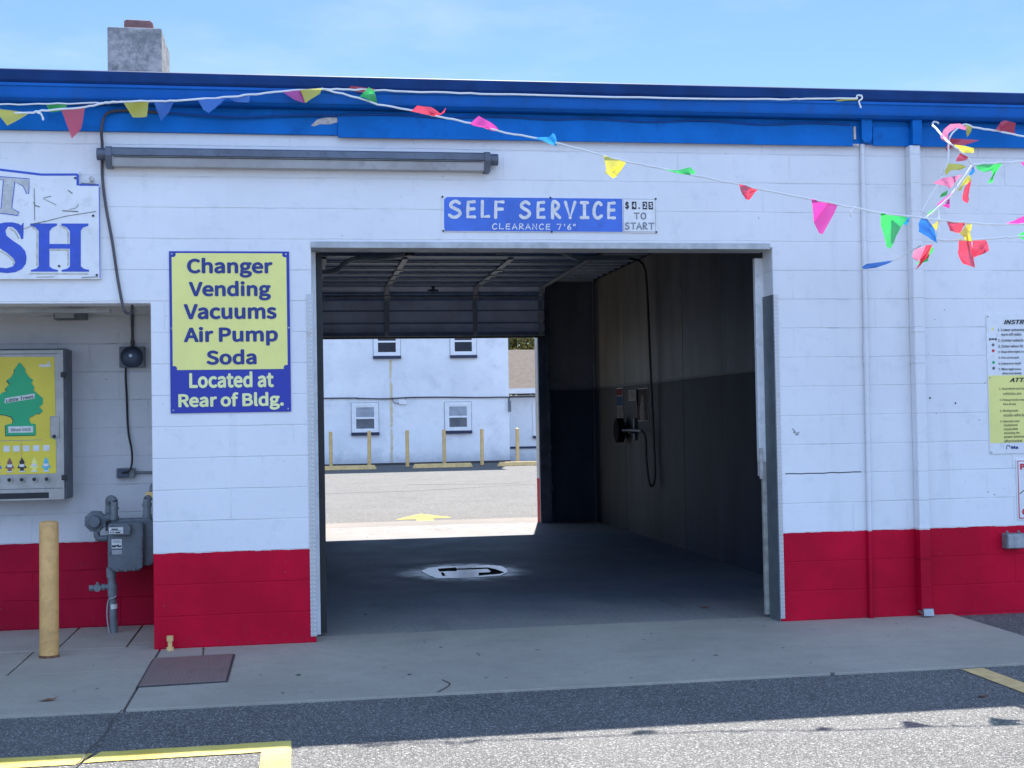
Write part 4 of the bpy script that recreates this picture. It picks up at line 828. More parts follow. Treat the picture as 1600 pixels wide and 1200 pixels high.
mb = MB(); rg_ = random.Random(11)
for i in range(80):
    inside = i < 35
    x, y = (rg_.uniform(.1, 3.9), rg_.uniform(.4, 8.5)) if inside else (rg_.uniform(-3, 4.3), rg_.uniform(-1.75, .1))
    if not inside and y > -.05 and not (0 < x < 3.2): continue
    if -1.0 < x < -.5 and -1.25 < y < -.3: continue
    s_ = rg_.uniform(.003, .011)*(1.3 if inside else 1); a0 = rg_.uniform(0, 6)
    mb.b.faces.new([mb.b.verts.new((x+s_*1.6*math.cos(a0+t*2*PI/5)*rg_.uniform(.6, 1.2), y+s_*math.sin(a0+t*2*PI/5)*rg_.uniform(.6, 1.2), .003+rg_.uniform(0, .004))) for t in range(5)])
g_ = mb.build('grit', M['bits']); g_['kind'] = 'stuff'
def leaf(x, y, z, s, a, label):
    mb = MB(); vs = []
    for k, (u, v, w) in enumerate(((-1, 0, .2), (-.5, .34, .0), (.1, .42, .12), (.6, .2, .05), (1.1, 0, .35), (.6, -.25, .1), (.1, -.45, .0), (-.5, -.3, .15))):
        c, d = math.cos(a), math.sin(a); vs.append(mb.b.verts.new((x+(u*c-v*d)*s, y+(u*d+v*c)*s, z+.003+w*s)))
    m0 = mb.b.verts.new((x, y, z+.002))
    for i in range(8): mb.b.faces.new([vs[i], vs[(i+1) % 8], m0])
    tag(mb.build('fallen_leaf', M['leaf_dry'], loc=(x, y, z)), label, 'leaf')
leaf(-1.42, -1.49, 0, .055, .2, 'brown dry leaf on the sidewalk left of the hatch')
leaf(2.875, .773, 0, .05, -.3, 'reddish dry leaf on the bay floor near the right jamb')
leaf(3.295, -2.518, -.014, .035, .1, 'small dry leaf on the dark asphalt beside the yellow line at right')

# ------------------------------------------------------------------ inside the bay
T = thing('ceiling_boom', 'swinging ceiling boom with a long black hose hanging by the bay wall', 'wash boom', (2.05, 5.5, 3.3))
mb = MB(); mb.cyl((2.06, 5.5, 3.40), (2.06, 5.5, 3.29), .05, 14); mb.box(2.0, 2.12, 5.44, 5.56, 3.27, 3.30); mb.build('swivel', M['steel_dark'], T)
mb = MB(); mb.tube(smoothpath([(2.08, 5.5, 3.26), (2.4, 5.5, 3.285), (2.74, 5.52, 3.30), (2.86, 5.54, 3.26), (3.02, 5.57, 3.205), (3.30, 5.64, 3.225), (3.64, 5.78, 3.24)]), .022, 10); mb.build('boom_arm', M['door_strip'], T, smooth=True)
hose = [(3.64, 5.78, 3.24), (3.80, 5.92, 3.23), (3.88, 5.97, 3.15), (3.91, 6.0, 2.98), (3.92, 6.0, 2.70), (3.925, 5.98, 2.2), (3.935, 5.97, 1.7), (3.945, 5.96, 1.2), (3.95, 5.95, .8), (3.935, 5.97, .66), (3.91, 6.0, .64), (3.895, 6.04, .72), (3.89, 6.1, .95), (3.90, 6.14, 1.12), (3.895, 6.16, 1.22), (3.87, 6.2, 1.265)]
mb = MB(); mb.tube(smoothpath(hose), .014, 8); mb.build('hose', M['black'], T, smooth=True)
T = thing('ceiling_boom', 'bent ceiling boom reaching toward the left jamb of the bay', 'wash boom', (1.13, 5.5, 3.3))
mb = MB(); mb.cyl((1.13, 5.5, 3.40), (1.13, 5.5, 3.22), .055, 14); mb.box(1.03, 1.24, 5.45, 5.55, 3.33, 3.36); mb.build('swivel', M['steel_dark'], T)
mb = MB(); mb.tube(smoothpath([(1.12, 5.5, 3.25), (.85, 5.5, 3.205), (.56, 5.5, 3.195), (.44, 5.5, 3.15), (.33, 5.5, 3.065), (.20, 5.5, 3.045), (-.1, 5.5, 3.03)]), .026, 10); mb.build('boom_arm', M['door_strip'], T, smooth=True)

T = thing('foam_brush', 'black foam brush resting on a steel wall bracket with its hose', 'brush', (3.95, 7.2, 1.1))
mb = MB()
mb.prism([(7.42+.15*math.cos(R(a))*(.6+.4*abs(math.cos(R(a)))), 1.27+.155*math.sin(R(a))) for a in range(0, 360, 20)], 3.86, 3.95, 'X'); mb.build('brush_head', M['matte_black'], T, bevel=.02)
mb = MB(); mb.tube([(3.91, 7.35, 1.27), (3.90, 6.9, 1.275), (3.87, 6.2, 1.272)], .018, 10); mb.build('brush_handle', M['steel_dark'], T, smooth=True)
mb = MB(); mb.box(3.962, 3.996, 6.90, 6.95, 1.15, 1.42); mb.box(3.90, 3.962, 6.905, 6.945, 1.235, 1.25); mb.build('bracket', M['steel_dark'], T, bevel=.004)
def poster(name, label, y0, y1, z0, z1, bands, cat='poster'):
    T = thing(name, label, cat, (3.99, (y0+y1)/2, z0))
    mb = MB(); mb.box(3.988, 3.9945, y0, y1, z0, z1); s = mb.build('sheet', M['sign_white'], T)
    for a, b2, c, d, m in bands:
        mb = MB(); mb.box(3.9865, 3.9878, y0+a*(y1-y0), y0+b2*(y1-y0), z0+c*(z1-z0), z0+d*(z1-z0)); mb.build('printed_area', M[m], s)
    return T
for n_, c_ in (('print_grey', (.16, .155, .155)), ('print_red', (.15, .05, .05)), ('print_blue', (.045, .08, .15)), ('print_brown', (.10, .085, .08)), ('print_pale', (.28, .26, .25))): M[n_] = basic(n_.replace('_', ' '), c_, .95, var=.25, scale=18, spec=.03)
poster('instruction_strip', 'narrow instruction strip with a red top on the bay wall', 7.55, 7.86, 1.38, 1.81, [(0, 1, .02, .45, 'print_grey'), (0, 1, .46, .76, 'print_blue'), (0, 1, .77, .98, 'print_red')])
poster('wall_notice', 'blank pale notice on the bay wall between two posters', 6.92, 7.26, 1.64, 1.765, [(.02, .98, .03, .97, 'print_pale')], 'notice')
Q = poster('picture_poster', 'faded picture poster on the bay wall above the brush bracket', 6.34, 6.84, 1.385, 1.775, [(0, 1, .01, .99, 'print_brown'), (.86, 1.0, .45, .985, 'print_blue')])
mb = MB(); mb.prism([(6.50, 1.40), (6.68, 1.40), (6.72, 1.50), (6.66, 1.60), (6.62, 1.70), (6.54, 1.68), (6.52, 1.56)], 3.985, 3.9863, 'X'); mb.build('printed_figure', M['print_pale'], Q)

# ------------------------------------------------------------------ behind: house, shed, posts, trees
Hs = thing('rear_house', 'white stucco house with navy window sills seen through the bay', 'house', (0, 35, 0))
mb = MB(); mb.box(-9, 6.98, 35, 44, -.1, 8.5); mb.build('wall', M['house_wall'], Hs, bevel=.02)  # unseen upper height shaped so the house shadow reaches across the lot
mb = MB(); mb.box(-9.15, 7.13, 34.85, 44.15, 8.5, 8.75); mb.build('roof', M['roof'], Hs)
def house_window(x0, x1, z0, z1, sill, blind):
    mb = MB(); t = .095
    mb.box(x0, x0+t, 34.955, 34.999, z0, z1); mb.box(x1-t, x1, 34.955, 34.999, z0, z1); mb.box(x0+t, x1-t, 34.955, 34.999, z1-t, z1); mb.box(x0+t, x1-t, 34.955, 34.999, z0, z0+.07)
    w = mb.build('window', M['trim_white'], Hs)
    mb = MB(); mb.box(x0-.022, x1+.022, 34.9935, 34.9987, z0-.01, z1+.022); mb.build('frame_shade_line', M['diffuser'], w)  # grey outline painted for the shadow round the window frame
    a, b2, c, d = x0+t, x1-t, z0+.07, z1-t; mid = (c+d)/2; s = .05
    mb = MB()
    for p, q, yy in ((mid-.02, d, 34.965), (c, mid+.02, 34.96)):
        mb.box(a, a+s, yy, yy+.03, p, q); mb.box(b2-s, b2, yy, yy+.03, p, q); mb.box(a+s, b2-s, yy, yy+.03, q-s, q); mb.box(a+s, b2-s, yy, yy+.03, p, p+s)
    mb.build('sash', M['trim_white'], w)
    mb = MB(); mb.box(a+s, b2-s, 34.985, 34.992, mid, d-s); mb.build('pane', M['pane_blind' if blind else 'pane'], w)
    mb = MB(); mb.box(a+s, b2-s, 34.982, 34.989, c+s, mid-s*.5); mb.build('pane', M['pane_grey' if blind else 'pane'], w)
    mb = MB(); mb.box(x0-.02, x1+.02, 34.90, 34.998, z0-sill, z0-.003); mb.build('sill', M['navy'], w)
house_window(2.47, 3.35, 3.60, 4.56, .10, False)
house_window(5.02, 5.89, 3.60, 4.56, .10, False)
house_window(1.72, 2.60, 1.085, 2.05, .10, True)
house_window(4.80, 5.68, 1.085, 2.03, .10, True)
mb = MB(); mb.tube(smoothpath([(-9, 34.96, 2.22), (.8, 34.96, 2.225), (1.95, 34.96, 2.205), (2.79, 34.96, 2.18), (3.64, 34.96, 2.21), (4.7, 34.96, 2.205), (5.99, 34.96, 2.175), (6.93, 34.96, 2.17), (6.96, 34.95, 2.10), (6.985, 34.95, 1.78)]), .024, 6)
mb.tube(smoothpath([(3.05, 34.96, 2.19), (3.15, 34.95, 2.04), (3.4, 34.95, 2.03), (3.52, 34.95, 2.18)]), .012, 6); mb.build('service_cable', M['cable_grey'], Hs, smooth=True)
mb = MB(); mb.box(3.28, 3.52, 34.93, 34.998, 1.99, 2.14); mb.build('cable_box', M['trim_white'], Hs)
mb = MB(); mb.box(6.94, 7.02, 34.88, 34.998, 1.68, 2.05); mb.build('meter_box', M['meter'], Hs)
mb = MB(); mb.box(-9, 6.98, 34.93, 34.998, -.1, .06); mb.build('wall_footing', M['hatch_rim'], Hs)

Sh = thing('rear_shed', 'low white outbuilding with a brown shingle roof beside the house', 'outbuilding', (9, 36, 0))
mb = MB(); mb.box(7.0, 14, 36, 43, -.1, 2.25); mb.build('wall', M['house_wall'], Sh)
mb = MB(); mb.prism([(35.65, 2.40), (35.65, 2.46), (39.5, 4.0), (43.4, 2.46), (43.4, 2.40)], 6.99, 14.3, 'X'); mb.build('roof', M['shingle'], Sh)
mb = MB(); mb.box(6.99, 14.3, 35.60, 35.645, 2.30, 2.475); mb.build('eaves_board', M['trim_white'], Sh)
mb = MB(); mb.box(7.1, 14, 35.96, 35.998, 2.17, 2.215); mb.build('wire_run', M['cable_grey'], Sh)
mb = MB(); mb.box(7.1, 14, 35.95, 35.998, .42, .49); mb.build('base_pipe', M['navy'], Sh)
mb = MB(); mb.box(7.95, 8.9, 35.95, 35.998, .85, 1.98); w = mb.build('window', M['trim_white'], Sh)
mb = MB(); mb.box(8.05, 8.8, 35.935, 35.9495, .95, 1.88); mb.build('pane', M['pane'], w)
mb = MB(); mb.box(7.93, 8.92, 35.90, 35.9495, .76, .845); mb.build('sill', M['navy'], w)

def bollard(x, y, h): 
    mb = MB(); mb.tube([(0, 0, -.05), (0, 0, h-.02), (0, 0, h)], [.058, .058, .035], 14); return mb
posts = [(.98, 33.3, 'thin yellow post at the left end of the rear row'), (2.18, 33.2, 'thin yellow post standing before the left lower window'), (3.335, 32.6, 'thin yellow post midway between the two lower windows'),
         (4.56, 33.2, 'thin yellow post overlapping the left edge of the right lower window'), (5.69, 32.6, 'thin yellow post between the right lower window and the house corner'), (6.93, 33.2, 'thin yellow post before the low outbuilding at right')]
proto = None
for x, y, lb in posts:
    if proto is None:
        proto = thing('rear_bollard', lb, 'bollard', (0, 0, 0)); mb = bollard(0, 0, 1.16); bp = mb.build('post', M['pale_yellow'], proto, smooth=True); mb = MB(); mb.cyl((0, 0, -.05), (0, 0, .02), .075, 12); bf = mb.build('foot', M['rust'], proto); r = proto
    else:
        r = proto.copy(); COL.objects.link(r); r['label'] = lb
        for c in (bp, bf): d = c.copy(); COL.objects.link(d); d.parent = r
    r.location = (x, y, -.014); r['group'] = 'yellow posts along the rear lot'
    r.rotation_euler = (R(random.uniform(-.6, .6)), R(random.uniform(-.6, .6)), 0)
stops = [(1.38, 'yellow concrete wheel stop at the left of the rear lot'), (4.33, 'yellow concrete wheel stop in the middle of the rear lot'), (6.95, 'yellow concrete wheel stop in front of the low outbuilding')]
proto = None
for x, lb in stops:
    if proto is None:
        mb = MB(); mb.prism([(-.08, 0), (.08, 0), (.055, .13), (-.055, .13)], -.93, .93, 'X')
        for v in mb.b.verts:
            if v.co.z > .1: v.co.x *= .93
        proto = r = mb.build('wheel_stop', M['pale_yellow'], bevel=.012)
    else: r = proto.copy(); COL.objects.link(r)
    r.location = (x, 31.6, -.014); tag(r, lb, 'wheel stop', 'wheel stops in the rear lot')

def tree_at(x, y, h, rad, label, seed):
    rnd = random.Random(seed); T = thing('tree', label, 'tree', (x, y, 0))
    mb = MB(); mb.tube([(x, y, -.1), (x+.1, y, h*.3), (x, y+.1, h*.6), (x+.2, y, h*.85)], [.26, .2, .13, .05], 8)
    limbs = []
    for k in range(9):
        a = rnd.uniform(0, 6.28); z0 = h*rnd.uniform(.3, .6); e = Vector((x+rad*.75*math.cos(a), y+rad*.75*math.sin(a), z0+h*rnd.uniform(.12, .35)))
        mb.tube([(x, y, z0), tuple((Vector((x, y, z0))+e)/2+Vector((0, 0, .2))), tuple(e)], [.09, .06, .02], 6); limbs.append(e)
    mb.build('trunk', M['bark'], T)
    mb = MB()
    cl = limbs+[Vector((x+rnd.gauss(0, rad*.5), y+rnd.gauss(0, rad*.5), h*.68+rnd.gauss(0, h*.16))) for _ in range(34)]
    for c in cl:
        s = rad*rnd.uniform(.2, .42)
        for _ in range(150):
            d = Vector((rnd.gauss(0, 1), rnd.gauss(0, 1), rnd.gauss(0, .8))); d = d.normalized()*s*rnd.random()**.4
            p = c+d; u = Vector((rnd.gauss(0, 1), rnd.gauss(0, 1), rnd.gauss(0, 1))).normalized(); w = u.orthogonal().normalized(); L = rnd.uniform(.09, .17)
            mb.b.faces.new([mb.b.verts.new(p+q) for q in (u*L, w*L*.5, -u*L, -w*L*.5)])
    mb.build('crown', M['leaf'], T)
tree_at(9.6, 47, 6.6, 2.6, 'olive green leafy tree behind the brown shingle roof, nearest the house', 3)
tree_at(12.6, 49, 7.2, 2.8, 'leafy tree further right behind the brown shingle roof', 5)

# ------------------------------------------------------------------ pennant strings
PENNANTS = {
 'main': ([[(0.081,-0.175,3.598),(0.315,-0.2,3.539),(0.435,-0.253,3.487),(0.674,-0.35,3.423),(0.832,-0.409,3.375),(1.01,-0.462,3.326),(1.186,-0.518,3.267),(1.421,-0.585,3.208),(1.654,-0.652,3.141),(1.828,-0.702,3.084),(1.962,-0.74,3.042),(2.195,-0.793,2.983),(2.363,-0.854,2.937),(2.615,-0.966,2.864),(2.72,-1.015,2.828),(3.031,-1.096,2.754),(3.18,-1.134,2.718),(3.421,-1.222,2.651),(3.685,-1.266,2.615),(3.824,-1.28,2.598),(4.112,-1.291,2.578),(4.327,-1.287,2.58),(4.584,-1.287,2.594)],[(3.28,-1.17,2.697),(3.261,-1.164,2.674),(3.253,-1.161,2.639)]],
  [
   ('green',[(0.317,-0.232,3.531),(0.38,-0.232,3.603),(0.417,-0.232,3.579),(0.436,-0.232,3.496),(0.387,-0.232,3.512)]),
   ('red',[(0.642,-0.39,3.417),(0.679,-0.39,3.451),(0.769,-0.39,3.442),(0.83,-0.39,3.404),(0.851,-0.39,3.426),(0.864,-0.39,3.442),(0.855,-0.39,3.413),(0.826,-0.39,3.396),(0.785,-0.39,3.379),(0.711,-0.39,3.398)]),
   ('pink',[(1.006,-0.493,3.319),(1.06,-0.493,3.369),(1.117,-0.493,3.333),(1.187,-0.493,3.293),(1.199,-0.493,3.273),(1.128,-0.493,3.276),(1.059,-0.493,3.291)]),
   ('sky',[(1.405,-0.606,3.207),(1.43,-0.606,3.216),(1.488,-0.606,3.213),(1.517,-0.606,3.242),(1.529,-0.606,3.234),(1.545,-0.606,3.177),(1.532,-0.606,3.156),(1.499,-0.606,3.164)]),
   ('yellow',[(1.817,-0.714,3.082),(1.969,-0.714,3.047),(1.918,-0.714,2.974),(1.897,-0.714,2.949),(1.872,-0.714,2.937),(1.843,-0.714,2.957),(1.818,-0.714,2.968),(1.831,-0.714,2.985)]),
   ('green',[(2.184,-0.833,2.975),(2.266,-0.833,2.972),(2.341,-0.833,2.993),(2.374,-0.833,2.965),(2.369,-0.833,2.937),(2.307,-0.833,2.94)]),
   ('red',[(2.607,-0.989,2.86),(2.738,-0.989,2.837),(2.7,-0.989,2.801),(2.675,-0.989,2.765),(2.637,-0.989,2.765),(2.617,-0.989,2.792)]),
   ('pink',[(3.024,-1.112,2.752),(3.189,-1.112,2.722),(3.081,-1.112,2.531),(3.064,-1.112,2.543)]),
   ('green',[(3.415,-1.234,2.649),(3.481,-1.234,2.645),(3.589,-1.234,2.63),(3.528,-1.234,2.544),(3.48,-1.234,2.434),(3.463,-1.234,2.446)]),
   ('sky',[(3.498,-1.19,2.648),(3.627,-1.19,2.63),(3.597,-1.19,2.582),(3.555,-1.19,2.594),(3.533,-1.19,2.57),(3.496,-1.19,2.578)]),
   ('blue',[(3.664,-1.267,2.618),(3.693,-1.267,2.622),(3.713,-1.267,2.571),(3.744,-1.267,2.501),(3.755,-1.267,2.454),(3.702,-1.267,2.473),(3.645,-1.267,2.532),(3.646,-1.267,2.579)]),
   ('red',[(3.819,-1.282,2.597),(3.948,-1.282,2.583),(3.917,-1.282,2.527),(3.825,-1.282,2.531)]),
   ('yellow',[(3.955,-1.285,2.582),(3.984,-1.285,2.574),(3.97,-1.285,2.519),(3.998,-1.285,2.472),(3.935,-1.285,2.476),(3.89,-1.285,2.519)]),
   ('pink',[(4.199,-1.287,2.579),(4.328,-1.287,2.632),(4.5,-1.287,2.661),(4.498,-1.287,2.585)]),
  ]),
 'left_low': ([[(-2.132,-0.2,3.369),(-1.905,-0.2,3.394),(-1.726,-0.2,3.401),(-1.669,-0.2,3.412),(-1.619,-0.2,3.419),(-1.395,-0.2,3.444),(-1.29,-0.2,3.469),(-1.173,-0.2,3.483),(-0.977,-0.2,3.49),(-0.839,-0.2,3.497),(-0.54,-0.2,3.524),(-0.339,-0.2,3.549),(-0.177,-0.2,3.569),(0.081,-0.175,3.598)],[(-1.696,-0.2,3.41),(-1.661,-0.2,3.394),(-1.646,-0.2,3.355)]],
  [
   ('yellow',[(-1.95,-0.2,3.437),(-1.897,-0.2,3.418),(-1.726,-0.2,3.401),(-1.86,-0.2,3.314),(-1.894,-0.2,3.358)]),
   ('red',[(-1.538,-0.2,3.421),(-1.395,-0.2,3.444),(-1.416,-0.2,3.302),(-1.474,-0.2,3.239)]),
   ('yellow',[(-1.165,-0.2,3.482),(-1.008,-0.2,3.487),(-1.019,-0.2,3.389),(-1.108,-0.2,3.387)]),
   ('blue',[(-0.977,-0.2,3.49),(-0.847,-0.2,3.497),(-0.887,-0.2,3.422),(-0.935,-0.2,3.368)]),
   ('blue',[(-0.704,-0.2,3.504),(-0.524,-0.2,3.524),(-0.561,-0.2,3.478),(-0.637,-0.2,3.415),(-0.669,-0.2,3.439)]),
   ('blue',[(-0.52,-0.2,3.524),(-0.375,-0.2,3.544),(-0.384,-0.2,3.494),(-0.468,-0.2,3.497)]),
   ('pink',[(-0.177,-0.2,3.569),(-0.063,-0.2,3.58),(-0.039,-0.2,3.535),(-0.027,-0.2,3.498),(-0.096,-0.2,3.517)]),
   ('yellow',[(-0.059,-0.23,3.577),(0.08,-0.23,3.588),(0.067,-0.23,3.551),(-0.027,-0.23,3.491),(-0.039,-0.23,3.528)]),
  ]),
 'left_high': ([[(-2.139,-0.17,3.448),(-1.911,-0.17,3.455),(-1.624,-0.17,3.465),(-1.333,-0.17,3.477),(-1.275,-0.17,3.478),(-1.173,-0.2,3.483)]],
  [
   ('green',[(-1.635,-0.17,3.463),(-1.504,-0.17,3.467),(-1.528,-0.17,3.424),(-1.62,-0.17,3.418)]),
  ]),
 'gutter': ([[(0.081,-0.178,3.597),(0.254,-0.178,3.597),(0.483,-0.178,3.596),(0.903,-0.178,3.591),(1.33,-0.178,3.588),(2.206,-0.178,3.588),(3.11,-0.178,3.597),(3.387,-0.178,3.605),(3.761,-0.178,3.615)],[(3.761,-0.178,3.615),(3.757,-0.178,3.633),(3.785,-0.178,3.638),(3.794,-0.178,3.616),(3.77,-0.178,3.598),(3.783,-0.178,3.553)]],
  [
   ('red',[(0.238,-0.178,3.595),(0.271,-0.178,3.623),(0.42,-0.178,3.605),(0.412,-0.178,3.588),(0.378,-0.178,3.571)]),
   ('yellow',[(3.597,-0.178,3.603),(3.752,-0.178,3.622),(3.761,-0.178,3.604),(3.62,-0.178,3.594)]),
  ]),
 'bundle': ([[(3.697,-1.26,2.619),(3.774,-1.26,2.679),(3.881,-1.26,2.778),(4.013,-1.26,2.95)],[(4.013,-1.26,2.95),(3.931,-1.26,3.031),(3.852,-1.26,3.085),(4.121,-0.6,3.319),(4.249,-0.3,3.414),(4.357,-0.12,3.479),(4.401,-0.1,3.471)],[(3.778,-1.26,2.675),(3.779,-1.26,2.581),(3.76,-1.26,2.486)]],
  [
   ('green',[(3.834,-1.0,2.689),(3.909,-1.0,2.73),(3.912,-1.0,2.702),(3.855,-1.0,2.681)]),
   ('pink',[(3.783,-1.26,2.707),(3.869,-1.26,2.774),(3.85,-1.26,2.719),(3.849,-1.26,2.676),(3.816,-1.26,2.699),(3.795,-1.26,2.691)]),
   ('rose',[(3.749,-1.26,2.832),(3.8,-1.26,2.86),(3.939,-1.26,2.885),(3.891,-1.26,2.826),(3.861,-1.26,2.794),(3.807,-1.26,2.813)]),
   ('yellow',[(4.193,-0.7,2.895),(4.287,-0.7,3.007),(4.304,-0.7,2.952),(4.249,-0.7,2.921),(4.225,-0.7,2.887)]),
   ('red',[(4.018,-1.1,2.815),(4.085,-1.1,2.885),(4.079,-1.1,2.808),(4.068,-1.1,2.739),(4.021,-1.1,2.759)]),
   ('blue',[(3.994,-1.26,2.89),(4.017,-1.26,2.938),(4.029,-1.26,2.91),(4.011,-1.26,2.886)]),
   ('rose',[(3.904,-1.1,3.16),(3.918,-1.1,3.201),(3.957,-1.1,3.234),(4.022,-1.1,3.239),(4.06,-1.1,3.215),(4.051,-1.1,3.195),(4.0,-1.1,3.214),(3.96,-1.1,3.185),(3.95,-1.1,3.141),(3.933,-1.1,3.129)]),
   ('yellow',[(3.894,-1.26,3.07),(3.966,-1.26,3.064),(4.016,-1.26,3.049),(4.011,-1.26,3.017),(3.939,-1.26,3.02)]),
   ('red',[(3.895,-1.26,2.968),(3.93,-1.26,3.02),(3.98,-1.26,2.993),(3.95,-1.26,2.968),(3.904,-1.26,2.964)]),
  ]),
 'right_level': ([[(4.013,-1.26,2.95),(4.132,-1.26,2.959),(4.247,-1.26,2.965),(4.354,-1.26,2.974),(4.614,-1.26,2.998)]],
  [
   ('green',[(4.03,-1.26,2.95),(4.213,-1.26,2.964),(4.164,-1.26,2.88),(4.158,-1.26,2.845),(4.12,-1.26,2.84),(4.156,-1.26,2.892),(4.139,-1.26,2.916),(4.079,-1.26,2.899),(4.042,-1.26,2.918)]),
   ('pink',[(4.333,-1.26,2.97),(4.398,-1.26,2.987),(4.379,-1.26,2.919)]),
  ]),
 'right_low': ([[(3.76,-1.26,2.486),(3.915,-1.26,2.483),(4.105,-1.26,2.492),(4.297,-1.26,2.505),(4.599,-1.26,2.522)]],
  [
   ('red',[(3.907,-1.26,2.483),(3.987,-1.26,2.482),(4.001,-1.26,2.377),(3.994,-1.26,2.31),(3.945,-1.26,2.342),(3.913,-1.26,2.405)]),
   ('red',[(4.021,-1.22,2.485),(4.107,-1.22,2.494),(4.121,-1.22,2.422),(4.087,-1.22,2.406),(4.031,-1.22,2.382)]),
   ('green',[(4.289,-1.26,2.509),(4.341,-1.26,2.537),(4.426,-1.26,2.513),(4.365,-1.26,2.481)]),
   ('rose',[(3.7,-1.1,2.444),(3.777,-1.1,2.469),(3.785,-1.1,2.425),(3.728,-1.1,2.376),(3.699,-1.1,2.404)]),
   ('red',[(3.692,-1.26,2.451),(3.734,-1.26,2.455),(3.703,-1.26,2.377),(3.634,-1.26,2.302),(3.665,-1.26,2.365)]),
   ('green',[(3.782,-1.15,2.458),(3.802,-1.15,2.438),(3.766,-1.15,2.37),(3.741,-1.15,2.359),(3.664,-1.15,2.346),(3.694,-1.15,2.366)]),
   ('yellow',[(3.729,-1.26,2.573),(3.776,-1.26,2.6),(3.761,-1.26,2.541),(3.745,-1.26,2.553)]),
  ]),
 'shade_right': ([[(4.152,-0.3,2.815),(4.34,-0.3,3.118),(4.375,-0.3,3.327),(4.51,-0.24,3.432),(4.605,-0.24,3.412),(4.773,-0.24,3.392),(4.967,-0.24,3.359),(5.259,-0.24,3.314)]],
  [
   ('red',[(4.74,-0.24,3.401),(4.79,-0.24,3.456),(4.824,-0.24,3.47),(4.911,-0.24,3.454),(4.904,-0.24,3.372),(4.773,-0.24,3.392)]),
   ('yellow',[(4.524,-0.24,3.433),(4.586,-0.24,3.425),(4.556,-0.24,3.366),(4.531,-0.24,3.338)]),
   ('red',[(4.406,-0.24,3.336),(4.483,-0.24,3.333),(4.631,-0.24,3.327),(4.534,-0.24,3.294),(4.433,-0.24,3.279),(4.404,-0.24,3.247),(4.385,-0.24,3.264)]),
   ('yellow',[(4.373,-0.24,3.161),(4.478,-0.24,3.154),(4.535,-0.24,3.141),(4.467,-0.24,3.113),(4.4,-0.24,3.108),(4.361,-0.24,3.072)]),
   ('green',[(4.338,-0.24,2.951),(4.386,-0.24,2.973),(4.376,-0.24,2.938),(4.328,-0.24,2.924)]),
  ]),
 'loose': ([[(3.995,-0.6,2.54),(4.025,-0.4,2.527),(3.932,-0.3,2.47)]],
  [
   ('blue',[(3.704,-0.3,2.426),(3.746,-0.3,2.452),(3.932,-0.3,2.474),(3.909,-0.3,2.457),(3.815,-0.3,2.426),(3.731,-0.3,2.417)]),
  ]),
}

LBL = dict(main='long pennant string sagging from the gutter across the bay to the right',
 left_low='pennant string in shade draped along the blue fascia at the upper left',
 left_high='short taut string with one green pennant under the gutter at the left',
 gutter='string pulled straight along the gutter lip and knotted at its right end',
 bundle='tangled pennant string rising in a knot from the long sagging string at right',
 right_level='level string with a green pennant leaving the knot to the right',
 right_low='lowest pennant string at right with a limp bunch of red pennants',
 shade_right='dull shaded pennant string hanging against the wall at the right',
 loose='loose thread with one dark blue pennant beside the rain pipe')
for key, (cords, flags) in PENNANTS.items():
    base = cords[0][0]
    T = thing('pennant_string', LBL[key], 'pennants', base)
    mb = MB()
    for c in cords:
        P = smoothpath(c, 5)
        mb.tube([p+Vector((0, random.uniform(-.003, .003), random.uniform(-.003, .003))) for p in P], .0066 if key not in ('loose', 'left_high') else .005, 6)
        if key == 'bundle' and c is cords[0]:
            mb.tube([p+Vector((.012, .01, .004*(-1)**i)) for i, p in enumerate(P)], .006, 6)
    mb.build('cord', M['cord'], T, smooth=True)
    for i, (col, pts) in enumerate(flags):
        mb = MB(); f = mb.b.faces.new([mb.b.verts.new(p) for p in pts])
        f.normal_update(); r = bmesh.ops.triangulate(mb.b, faces=[f], ngon_method='EAR_CLIP'); bmesh.ops.subdivide_edges(mb.b, edges=mb.b.edges[:], cuts=2, use_grid_fill=True)
        zt = max(p[2] for p in pts); ph = random.uniform(0, 6); amp = .03 if key != 'left_low' else .012
        for v in mb.b.verts:
            d = zt-v.co.z
            v.co.y += amp*(math.sin(v.co.x*26+ph+d*9)+.35*math.sin(v.co.x*70-d*55+ph*3))*min(1, d*14) - d*.10*math.sin(ph)
        mb.build('pennant', V[col], T, smooth=True)

# ------------------------------------------------------------------ camera, sun, sky
f_, yaw, pit, rol = 2065.596, .16310, .02650, .01778
cam = bpy.data.cameras.new('camera'); co = bpy.data.objects.new('camera', cam); COL.objects.link(co); scene.camera = co
cam.sensor_width = 36; cam.lens = f_/1600*36; cam.clip_end = 2000; cam.clip_start = .1
cy, sy, cp, sp = math.cos(yaw), math.sin(yaw), math.cos(pit), math.sin(pit)
r0 = Vector((cy, -sy, 0)); fw = Vector((sy*cp, cy*cp, sp)); u0 = r0.cross(fw)
ex = r0*math.cos(rol)-u0*math.sin(rol); eu = r0*math.sin(rol)+u0*math.cos(rol)
co.matrix_world = Matrix(((ex.x, eu.x, -fw.x, -.1196), (ex.y, eu.y, -fw.y, -8.7796), (ex.z, eu.z, -fw.z, 1.4356), (0, 0, 0, 1)))

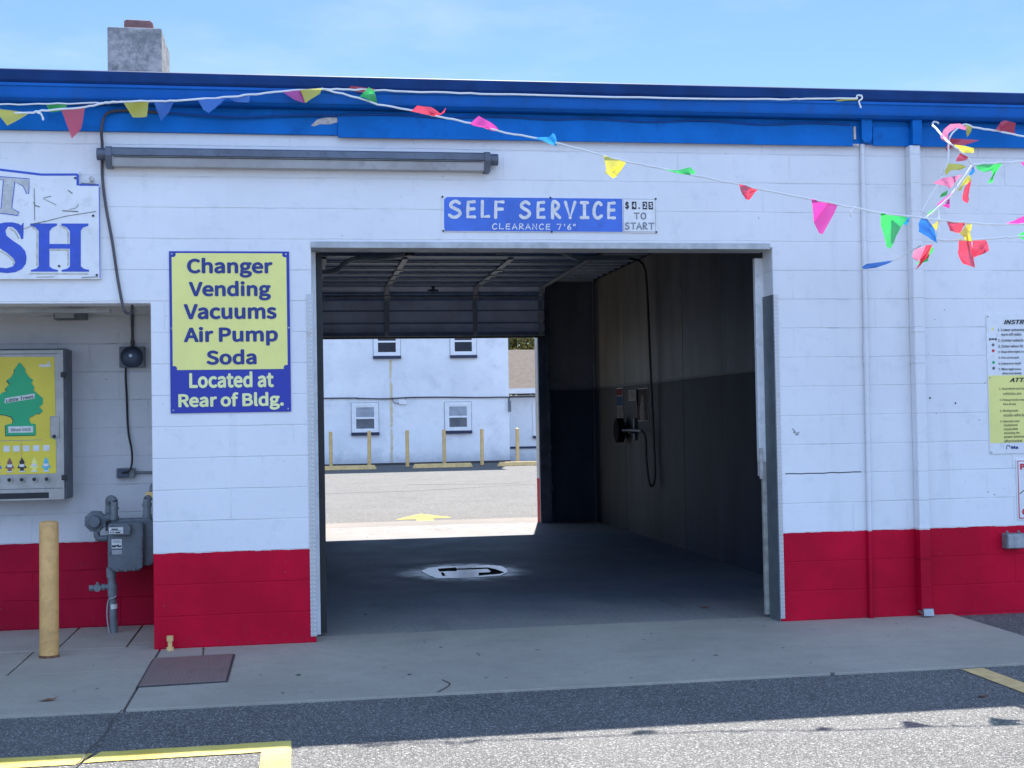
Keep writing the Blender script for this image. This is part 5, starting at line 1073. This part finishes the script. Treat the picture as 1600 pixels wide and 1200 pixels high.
S = Vector((.21, 1, 1.426)).normalized()
sun = bpy.data.lights.new('sun', 'SUN'); so = bpy.data.objects.new('sun', sun); COL.objects.link(so)
sun.energy = SUN; sun.angle = R(.53); sun.color = (1, .955, .89); so.rotation_euler = S.to_track_quat('Z', 'Y').to_euler(); so.location = (3, 12, 20)
W = bpy.data.worlds.new('World'); scene.world = W; W.use_nodes = True
n, l = W.node_tree.nodes, W.node_tree.links
sky = n.new('ShaderNodeTexSky'); sky.sky_type = 'NISHITA'; sky.sun_disc = False
sky.sun_elevation = math.asin(S.z); sky.sun_rotation = math.atan2(S.x, S.y); sky.air_density = AIR; sky.dust_density = DUST; sky.ozone_density = OZ
k = NT.__new__(NT); k.t = W.node_tree; k.n = n; k.l = l; k.tc = n.new('ShaderNodeTexCoord')
mp = n.new('ShaderNodeMapping'); mp.inputs['Scale'].default_value = (2.2, 2.2, 7); mp.inputs['Rotation'].default_value = (.15, .3, .4)
l.new(k.tc.outputs['Generated'], mp.inputs[0]); d = k.xyz(k.tc.outputs['Generated'])
nz = k.noise(1.6, 7, .6, mp.outputs[0])
thin = k.math('MULTIPLY', k.smooth(nz, .42, .75), CLOUD)                      # thin cirrus everywhere
fill = k.math('MULTIPLY', k.smooth(k.math('ADD', nz, k.math('MULTIPLY', d[1], -.38)), .50, .74), FILL)   # added unseen bright bank behind the camera, to brighten the shade
c1 = k.mix(thin, sky.outputs[0], (1, 1, 1)); c1.node.inputs[7].default_value = (*CLOUDC, 1)
c2 = k.mix(fill, c1, (1, 1, 1)); c2.node.inputs[7].default_value = (*FILLC, 1)
l.new(c2, n['Background'].inputs[0]); n['Background'].inputs[1].default_value = SKY

scene.view_settings.view_transform = 'Standard'; scene.view_settings.look = 'None'; scene.view_settings.gamma = 1; scene.view_settings.exposure = EXPO
scene.render.engine = 'CYCLES'; cy_ = scene.cycles
cy_.use_denoising = True; cy_.max_bounces = 10; cy_.diffuse_bounces = 6; cy_.glossy_bounces = 4; cy_.transparent_max_bounces = 12; cy_.sample_clamp_indirect = 8
